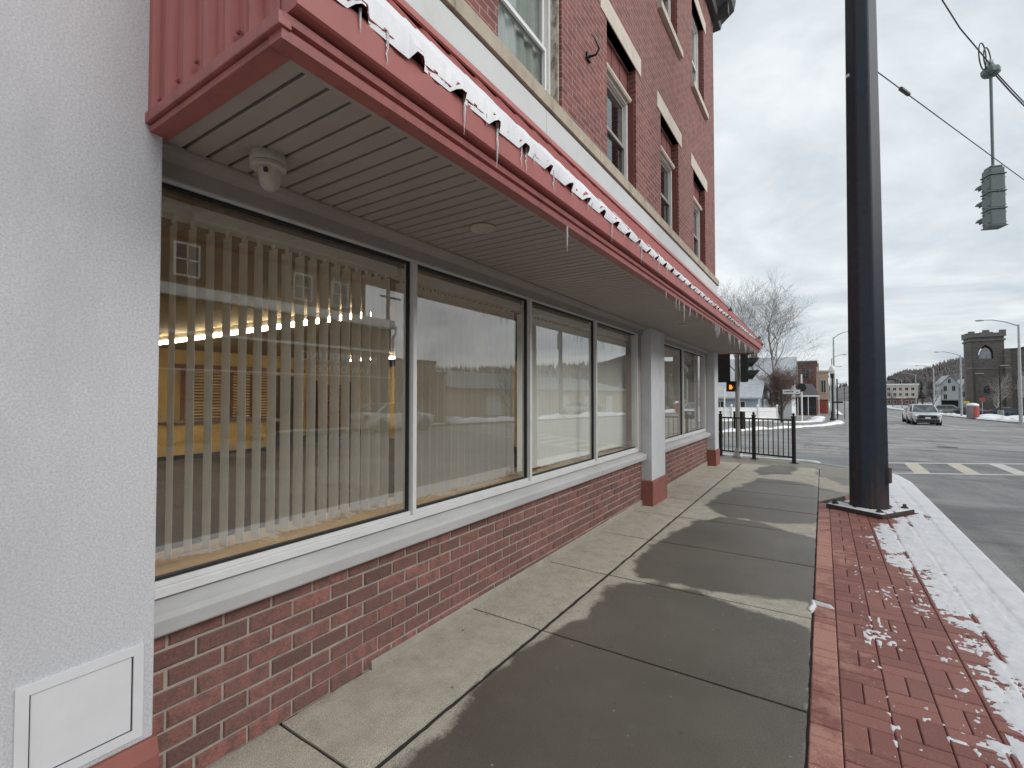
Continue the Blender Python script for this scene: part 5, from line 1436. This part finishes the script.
# car park lamps, signs, bin
def lot_lamp(x,y,h,label):
    z=rz(y)+.02; s=thing('lot_lamp',(x,y,z),label,'street lamp','car park lamps')
    mb=MB(); mb.lathe([(.36,z),(.36,z+.95),(.30,z+1.0)],(x,y,0),14); mb.build('concrete_base',mKerb,s)
    mb=MB(); mb.tube([(x,y,z+1),(x,y,z+h)],.075,8); mb.build('pole',mBlack,s)
    mb=MB(); mb.rbox((x+.5,y,z+h-.02),(.9,.42,.14)); mb.rbox((x+.1,y,z+h-.03),(.3,.06,.06)); mb.build('lamp_head',mBlack,s,bevel=.02)
    mb=MB(); mb.rbox((x+.5,y,z+h+.075),(.85,.40,.05)); mb.build('snow_cap',mSnow,s,bevel=.02)
lot_lamp(18.6,95,6.2,'black car park lamp on a concrete base below the church tower, the shorter one'); lot_lamp(21.2,95,7.3,'black car park lamp on a concrete base right of the church tower, the taller one')
x,y=14.9+.5,80; z=rz(y)+.13
s=thing('drop_box',(x,y,z),'round grey drop box with a red front and snowy cap by the road','drop box')
mb=MB(); mb.lathe([(.58,z),(.58,z+1.45),(.54,z+1.55)],(x,y,0),18); mb.build('body',M('grey_enamel',(.22,.21,.21),.5,.1),s,smooth=40)
mb=MB()
for k in range(7):
    a0=R(-95+17*k-0); a1=R(-95+17*(k+1)); mb.add([(x+.6*math.cos(a),y+.6*math.sin(a),zz_) for zz_ in (z+.12,z+1.4) for a in (a0,a1)]+[(x+.57*math.cos(a),y+.57*math.sin(a),zz_) for zz_ in (z+.12,z+1.4) for a in (a0,a1)],[(0,1,3,2),(4,6,7,5),(2,3,7,6),(0,4,5,1)])
mb.build('front_panel',mRedBox,s,fix=True)
mb=MB(); mb.lathe([(.62,z+1.55),(.55,z+1.72),(.3,z+1.84),(.01,z+1.87)],(x,y,0),18); mb.build('snow_cap',mSnow,s,smooth=60)
def road_sign(x,y,zc,w_,h_,mat,label,n=4):
    zb=rz(y)+.05; s=thing('road_sign',(x,y,zb),label,'sign'); mb=MB(); mb.tube([(x,y,zb),(x,y,zc+h_/2)],.035,6); mb.build('post',mSteel,s)
    mb=MB(); mb.box(x-w_/2,x+w_/2,y-.06,y-.04,zc-h_/2,zc+h_/2); mb.build('plate',mat,s)
road_sign(18.7,92,.95,.62,.45,mRedBox,'small red sign on a thin post before the church'); road_sign(16.7,90,.55,.6,.34,mYellow,'small yellow sign on a thin post next to the drop box')

# ------------------------------------------------------------------ houses and hill at the end of the street
wh=gable_house('white gabled house with dark porch left of the church',29.6,33.6,190,200,-2.4,5.0,7.4,'y',mHouseW,mRoofG)
wins(wh,('y',190),[(30.3,31.0,2.8,4.3),(32.2,32.9,2.8,4.3),(30.3,31.0,.4,1.8),(31.3,31.9,5.2,6.3)],mDarkWin)
mb=MB(); mb.box(29.4,33.8,188.4,189.9,.0,.25); mb.build('porch_roof',mRoofG,wh); mb=MB(); mb.box(29.8,33.4,189.6,189.9,-2.3,0); mb.build('porch_shade',mDarkWin,wh)
wb=gable_house('pale blue house beside the white gabled house',33.9,38.5,192,204,-2.4,3.2,6.4,'y',mHouseB,mRoofG)
wins(wb,('y',192),[(34.6,35.3,1,2.6),(36.6,37.3,1,2.6)],mDarkWin)
ap=thing('apartment_building',(32,306,-3.2),'three storey cream and red brick apartment block at the end of the street','building')
mb=MB(); mb.box(26,38.5,300,314,.2,6.6); mb.build('wall',M('cream_siding',(.50,.46,.38),.8,.08,1),ap)
mb=MB(); mb.box(26,38.5,300,314,-4,.2); mb.build('brick_storey',mRedBrickFar,ap)
mb=MB(); mb.box(25.6,39,299.6,314.4,6.6,7.15); mb.build('roof',mSnow,ap)
mb=MB(); mb.box(26,34,298.4,299.6,.1,.35); mb.build('porch_roof',mSnow,ap)
wins(ap,('y',300),[(26.8+2.3*k,28.0+2.3*k,zz_,zz_+1.4) for k in range(5) for zz_ in (1.2,3.9)]+[(26.8+2.3*k,28.0+2.3*k,-2.6,-1) for k in range(5)],mDarkWin)
w2=gable_house('white house with a snowy roof near the end of the street',18.5,24.5,330,340,-3.4,3.0,6.6,'x',mHouseW,mSnow)
wins(w2,('y',330),[(19.3,20.4,-.5,1.3),(22.0,23.1,-.5,1.3)],mDarkWin)
HR=[(-120,640,2),(-20,640,2),(30,625,5),(50,610,10),(57,600,17),(66,600,22),(78,600,22),(93,595,24),(104,590,31),(116,580,33),(150,540,36),(200,470,34),(240,400,27),(280,300,22),(300,180,20),(300,40,18),(300,-120,16)]
mb=MB(); L=[]
for a,b in zip(HR,HR[1:]):
    for i in range(6): L.append(Vector(a).lerp(Vector(b),i/6))
L.append(Vector(HR[-1])); nn=9
for i,p in enumerate(L):
    t_=(L[min(i+1,len(L)-1)]-L[max(i-1,0)]); t_.z=0; t_.normalize(); q=Vector((-t_.y,t_.x,0))
    for k in range(nn):
        s_=(k/(nn-1))*2-1; pos=p+q*(s_*110); z=-5+(p.z+5)*max(0,1-abs(s_)**1.5)+2.2*fbm(pos.x*.02,pos.y*.02,3)*(1-abs(s_))
        mb.v.append((pos.x,pos.y,z))
for i in range(len(L)-1):
    for k in range(nn-1): mb.f.append((i*nn+k,i*nn+k+1,(i+1)*nn+k+1,(i+1)*nn+k)); mb.m.append(0)
tag(mb.build('hill',mHill,smooth=80,fix=True),kind='structure')
mb=MB(); r_=random.Random(5)
for i in range(7500):
    f=r_.random()*(len(L)-1); p=L[int(f)].lerp(L[int(f)+1],f-int(f)); t_=(L[int(f)+1]-L[int(f)]); t_.z=0; t_.normalize(); q=Vector((-t_.y,t_.x,0))
    s_=r_.uniform(-.15,.75); s_=-s_ if False else s_
    pos=p-q*(s_*110); z=-5+(p.z+5)*max(0,1-abs(s_)**1.5)-.5; h=r_.uniform(2.5,6.5)
    if pos.y>300 and pos.x<40 and r_.random()<.5: continue
    mb.tube([(pos.x,pos.y,z),(pos.x+r_.uniform(-.4,.4),pos.y,z+h*.5),(pos.x+r_.uniform(-.7,.7),pos.y,z+h)],[.2,.62,.05],3,caps=False)
tag(mb.build('hillside_wood',M('hazed_bare_wood',(.175,.158,.152),1,.3,.3)),'bare brown wood covering the distant hill','wood',kind='stuff')  # wood colour paled to imitate haze over the far hill
def conifer(x,y,z,h,label):
    t_=thing('conifer',(x,y,z),label,'tree','conifers at the end of the street'); r_=random.Random(int(x*10)); mb=MB(); mb.tube([(x,y,z-1),(x,y,z+h)],[.25,.04],6); mb.build('trunk',mBark,t_)
    mb=MB()
    for i in range(150):
        f=r_.random()**.8; zz_=z+h*(.12+.86*f); a=r_.uniform(0,6.28); L_=(1-f)*h*.24+.3; tip=Vector((x+math.cos(a)*L_,y+math.sin(a)*L_,zz_-L_*.35)); root=Vector((x,y,zz_)); n_=Vector((-math.sin(a),math.cos(a),0))*L_*.28
        mb.add([root,tip+n_*.3,tip,tip-n_*.3,root.lerp(tip,.5)+n_+Vector((0,0,-.2)),root.lerp(tip,.5)-n_+Vector((0,0,-.2))],[(0,4,1),(0,1,2),(0,2,3),(0,3,5)])
    mb.build('crown',mConifer,t_)
for i,(x,y,z,h) in enumerate([(42,420,-3,13.5),(45.5,425,-3,15),(49,428,-3,14.2),(53,430,-3,13.0),(57,430,-2,14)]): conifer(x,y,z,h,'dark conifer in the row at the end of the street')

# ------------------------------------------------------------------ the opposite side of the street (seen mirrored in the shop windows)
lw=thing('law_office',(20,2,-.1),'brown two storey law office across the street, mirrored in the first shop window','building')
mb=MB(); mb.box(17,30,-16,17.7,-.3,9.2); mb.box(17,30,17.7,19.6,-.3,5.45); mb.build('wall',mLawWall,lw)
mb=MB(); mb.box(16.62,17,-16,19.75,5.46,5.62); mb.box(16.80,17,-16,19.7,5.63,5.95); mb.build('cornice',mWhite,lw)
mb=MB(); mb.box(16.93,17,-16,19.5,4.02,4.14); mb.box(16.95,17,-16,19.5,2.55,2.62); mb.build('sign_rail',mWhite,lw)
wins(lw,('x',17,-1),[(8.35,9.15,6.4,7.6),(13.42,14.28,6.3,7.45),(15.55,16.45,6.3,7.45),(3.2,4.0,6.4,7.6)],mDarkWin)
wins(lw,('x',17,-1),[(y_,y_+1.9,.6,2.4) for y_ in (-4,0,4.2,8.4,12.8)]+[(y_,y_+1.2,4.35,5.25) for y_ in (6,9,12,15)],mDarkWin,mBrnWood)
mb=MB(); mb.tube([(16.7,19.7,5.5),(16.7,19.72,5.2),(16.95,19.7,5.0),(16.95,19.7,.2)],.06,8); mb.build('downpipe',mWhite,lw)
def sign_text(body,size,loc,parent,ext=.02):
    cu=bpy.data.curves.new('sign_lettering','FONT'); cu.body=body; cu.size=size; cu.extrude=ext; cu.align_x='CENTER'; cu.space_character=1.12
    cu.materials.append(mWhite)
    tmp=bpy.data.objects.new('tmp',cu); COL.objects.link(tmp); bpy.context.view_layer.update()
    me=bpy.data.meshes.new_from_object(tmp.evaluated_get(bpy.context.evaluated_depsgraph_get())); bpy.data.objects.remove(tmp)
    o=bpy.data.objects.new('sign_lettering',me); COL.objects.link(o); o.parent=parent
    o.location=Vector(loc)-BASE[parent.name]; o.rotation_euler=(R(90),0,R(-90)); return o
sign_text('SCHIMMERLING',.62,(16.95,16.15,3.30),lw); sign_text('LAW OFFICES',.52,(16.95,16.15,2.72),lw)
lb=thing('low_building',(21,22,-.2),'low flat roofed brown building next to the law office across the street','building')
mb=MB(); mb.box(17,32,19.62,23.5,-.6,3.65); mb.box(17,32,23.5,24.5,-.6,3.0); mb.build('wall',mBrownB,lb); mb=MB(); mb.box(16.95,32.1,19.62,23.55,3.65,3.8); mb.box(16.95,32.1,23.56,24.6,3.0,3.12); mb.build('parapet',mDarkTrim,lb)
wins(lb,('x',17,-1),[(20.3,21.2,1.6,2.7),(22.0,22.9,1.4,2.4)],mDarkWin,mBrnWood)
wr=thing('warehouse',(37,65,-1),'long low tan warehouse with a grey roof on the opposite lot','building')
mb=MB(); mb.box(28,50,38,94,-2.2,2.2); mb.build('wall',mTan,wr)
mb=MB(); mb.prism_y([(27.6,2.1),(39,4.6),(50.4,2.1),(50.4,2.35),(39,4.95),(27.6,2.35)],37.6,94.4); mb.build('roof',M('grey_roof',(.22,.23,.24),.9,.15,1),wr,fix=True)
for k in range(5):
    mb=MB(); mb.box(27.95,28.02,44+9*k,47.2+9*k,-1.6,1.4); mb.build('loading_door',mWhite,wr)
up=post_sign((17.6,19.9,-.2),9.0,.12,mBark,'wooden utility pole with crossarm across the street behind the law office','utility pole','utility_pole')
mb=MB(); mb.rbox((17.6,20.1,8.3),(.1,2.2,.12)); mb.rbox((17.6,20.1,7.5),(.1,1.6,.10)); mb.build('crossarm',mBark,up)

# ------------------------------------------------------------------ cars
def loft(sections):
    """sections: list of (y, [(x,z) half ring from bottom centre to top centre])"""
    mb=MB(); n=len(sections[0][1]); W=2*n
    for y,h in sections:
        for x,z in h: mb.v.append((x,y,z))
        for x,z in h[::-1]: mb.v.append((-x,y,z))
    for i in range(len(sections)-1):
        for k in range(W):
            k2=(k+1)%W; mb.f.append((i*W+k,(i+1)*W+k,(i+1)*W+k2,i*W+k2)); mb.m.append(0)
    mb.f.append(tuple(range(W))); mb.m.append(0); q=(len(sections)-1)*W; mb.f.append(tuple(q+k for k in range(W-1,-1,-1))); mb.m.append(0)
    return mb
def car(kind,pnt,label,group='cars on the street and in the car park'):
    """front towards -Y, centred on the origin"""
    c=thing('parked_car',(0,0,0),label,'car',group)
    suv=kind=='suv'; Lh=2.3; Wd=.925 if suv else .89
    hood=1.04 if suv else .92; belt=1.12 if suv else .98; top=1.68 if suv else 1.44; gc=.26 if suv else .2
    def ring(w_,zt,zb=gc): return [(0.0,zb),(w_*.86,zb),(w_*.97,zb+.14),(w_,zb+.34),(w_*.985,zt-.22),(w_*.95,zt-.07),(w_*.86,zt),(0,zt+.02)]
    st=[(-Lh,ring(Wd*.74,hood-.30,gc+.16)),(-Lh+.06,ring(Wd*.86,hood-.18,gc+.06)),(-Lh+.25,ring(Wd*.95,hood-.08)),(-Lh+.7,ring(Wd,hood-.01)),(-Lh+1.25,ring(Wd,belt-.02)),
        (.3,ring(Wd,belt)),(1.4,ring(Wd,belt+.02)),(Lh-.35,ring(Wd*.97,belt+.03)),(Lh-.08,ring(Wd*.92,belt-.05,gc+.1)),(Lh,ring(Wd*.8,belt-.2,gc+.18))]
    loft(st).build('body',pnt,c,smooth=40,fix=True)
    def gh(w0,w1,z1,z0=belt-.02): return [(0,z0),(w0,z0),(w0*.985,z0+.12),(w1,z1-.07),(w1*.93,z1),(0,z1+.02)]
    w0=Wd*.93; y0,y1,y2,y3=(-1.05,-.25,1.55,2.12) if suv else (-1.0,-.15,1.0,1.75)
    g=[(y0,gh(w0*.96,w0*.95,belt+.02)),(y1,gh(w0,w0*.82,top-.02)),(.4,gh(w0,w0*.83,top)),(y2,gh(w0,w0*.82,top-.03)),(y3,gh(w0*.95,w0*.93,belt+.08))]
    loft(g).build('window',mCarGlass,c,smooth=35,fix=True)
    def rf(w_,z): return [(0,z-.02),(w_*.86,z-.03),(w_*.9,z-.05),(w_*.93,z-.01),(w_*.80,z+.022),(0,z+.036)]
    loft([(y1-.03,rf(w0*.80,top-.03)),(y1+.25,rf(w0*.83,top)),(.4,rf(w0*.84,top+.002)),(y2-.1,rf(w0*.83,top-.02)),(y2+.04,rf(w0*.80,top-.05))]).build('roof',pnt,c,smooth=35,fix=True)
    for s_ in (-1,1):
        for pa,pb,pr_ in (((s_*w0*.955,y0+.02,belt-.01),(s_*w0*.80,y1,top-.03),.045),((s_*w0*.93,y3,belt+.0),(s_*w0*.79,y2,top-.05),.06),((s_*w0*.995,.42,belt-.02),(s_*w0*.835,.45,top-.03),.035)):
            mb=MB(); mb.tube([pa,pb],pr_,6); mb.build('roof_pillar',pnt,c)
    mb=MB(); mb.box(-Wd*.62,Wd*.62,-Lh-.005,-Lh+.12,gc+.34,gc+.60); mb.build('grille',mBlackPl,c,bevel=.03)
    mb=MB(); mb.box(-Wd*.80,Wd*.80,-Lh-.02,-Lh+.16,gc+.06,gc+.26); mb.build('bumper',mBlackPl,c,bevel=.04)
    mb=MB(); mb.box(-.17,.17,-Lh-.035,-Lh-.022,gc+.30,gc+.45); mb.build('licence_plate',mPlateW,c)
    for s_ in (-1,1):
        mb=MB(); mb.rbox((s_*Wd*.74,-Lh+.13,hood-.22),(.36,.20,.13),rz=-s_*R(25)); mb.build('headlight',mLampW,c,bevel=.03)
        mb=MB(); mb.rbox((s_*Wd*.8,Lh-.03,belt-.2),(.24,.14,.26)); mb.build('tail_light',mRedBox,c,bevel=.02)
        mb=MB(); mb.rbox((s_*(Wd+.10),-.78,belt+.06),(.20,.10,.14)); mb.build('mirror',pnt,c,bevel=.03)
        for yy in (-1.40,1.38):
            mb=MB(); mb.lathe([(.20,s_*(Wd-.24)),(.335,s_*(Wd-.23)),(.35,s_*(Wd-.12)),(.335,s_*(Wd-.01)),(.24,s_*(Wd+.0))],(0,yy,.35),22,'X'); w_=mb.build('wheel',mRubber,c,smooth=40,fix=True)
            mb=MB(); mb.lathe([(.235,s_*(Wd-.02)),(.22,s_*(Wd+.006)),(.08,s_*(Wd-.03)),(.05,s_*(Wd+.01)),(.001,s_*(Wd+.012))],(0,yy,.35),10,'X'); mb.build('rim',mRim,w_,fix=True)
            mb=MB(); mb.lathe([(.40,s_*(Wd-.30)),(.41,s_*(Wd-.0)),(.42,s_*(Wd+.006)),(.37,s_*(Wd+.004)),(.36,s_*(Wd-.30))],(0,yy,.35),22,'X'); mb.build('wheel_arch',mBlackPl,c,fix=True)
    return c
def place(c,x,y,rzz=0,z=None):
    c.location=(x,y,(rz(y) if z is None else z)+.005); sl=math.atan(.018) if 8<y<110 else 0
    c.rotation_euler=(0,0,rzz); return c
k1=place(car('suv',mCarSilver,'silver white car driving towards us past the crosswalk'),7.15,53.4); k1.name='car'
k2=place(car('sedan',mCarWhite,'white car half hidden behind the silver white car'),7.55,60.0); k2.name='car'
k3=place(car('sedan',mCarBlue,'navy blue car parked in the church car park beside the tall lamp'),22.9,98.5,R(80))
place(dup(k3,(0,0,0),label='navy parked car beyond the snow bank, left of the nearest navy one'),19.6,101,R(60))
k4=place(car('suv',mCarGrey,'grey car parked below the church tower'),16.9+1.2,108,R(75))
k5=place(car('sedan',mCarDark,'dark car parked across the street in front of the law office'),14.2,8.3,R(180))
k6=place(dup(k2,(0,0,0),label='white car parked across the street at the end of the law office'),14.2,17.2,R(180))
k7=place(dup(k4,(0,0,0),label='grey car parked on the lot before the long tan warehouse'),24.5,64,R(80)); place(dup(k1,(0,0,0),label='silver white car parked on the lot before the long tan warehouse'),24,59,R(84)).name='parked_car.010'
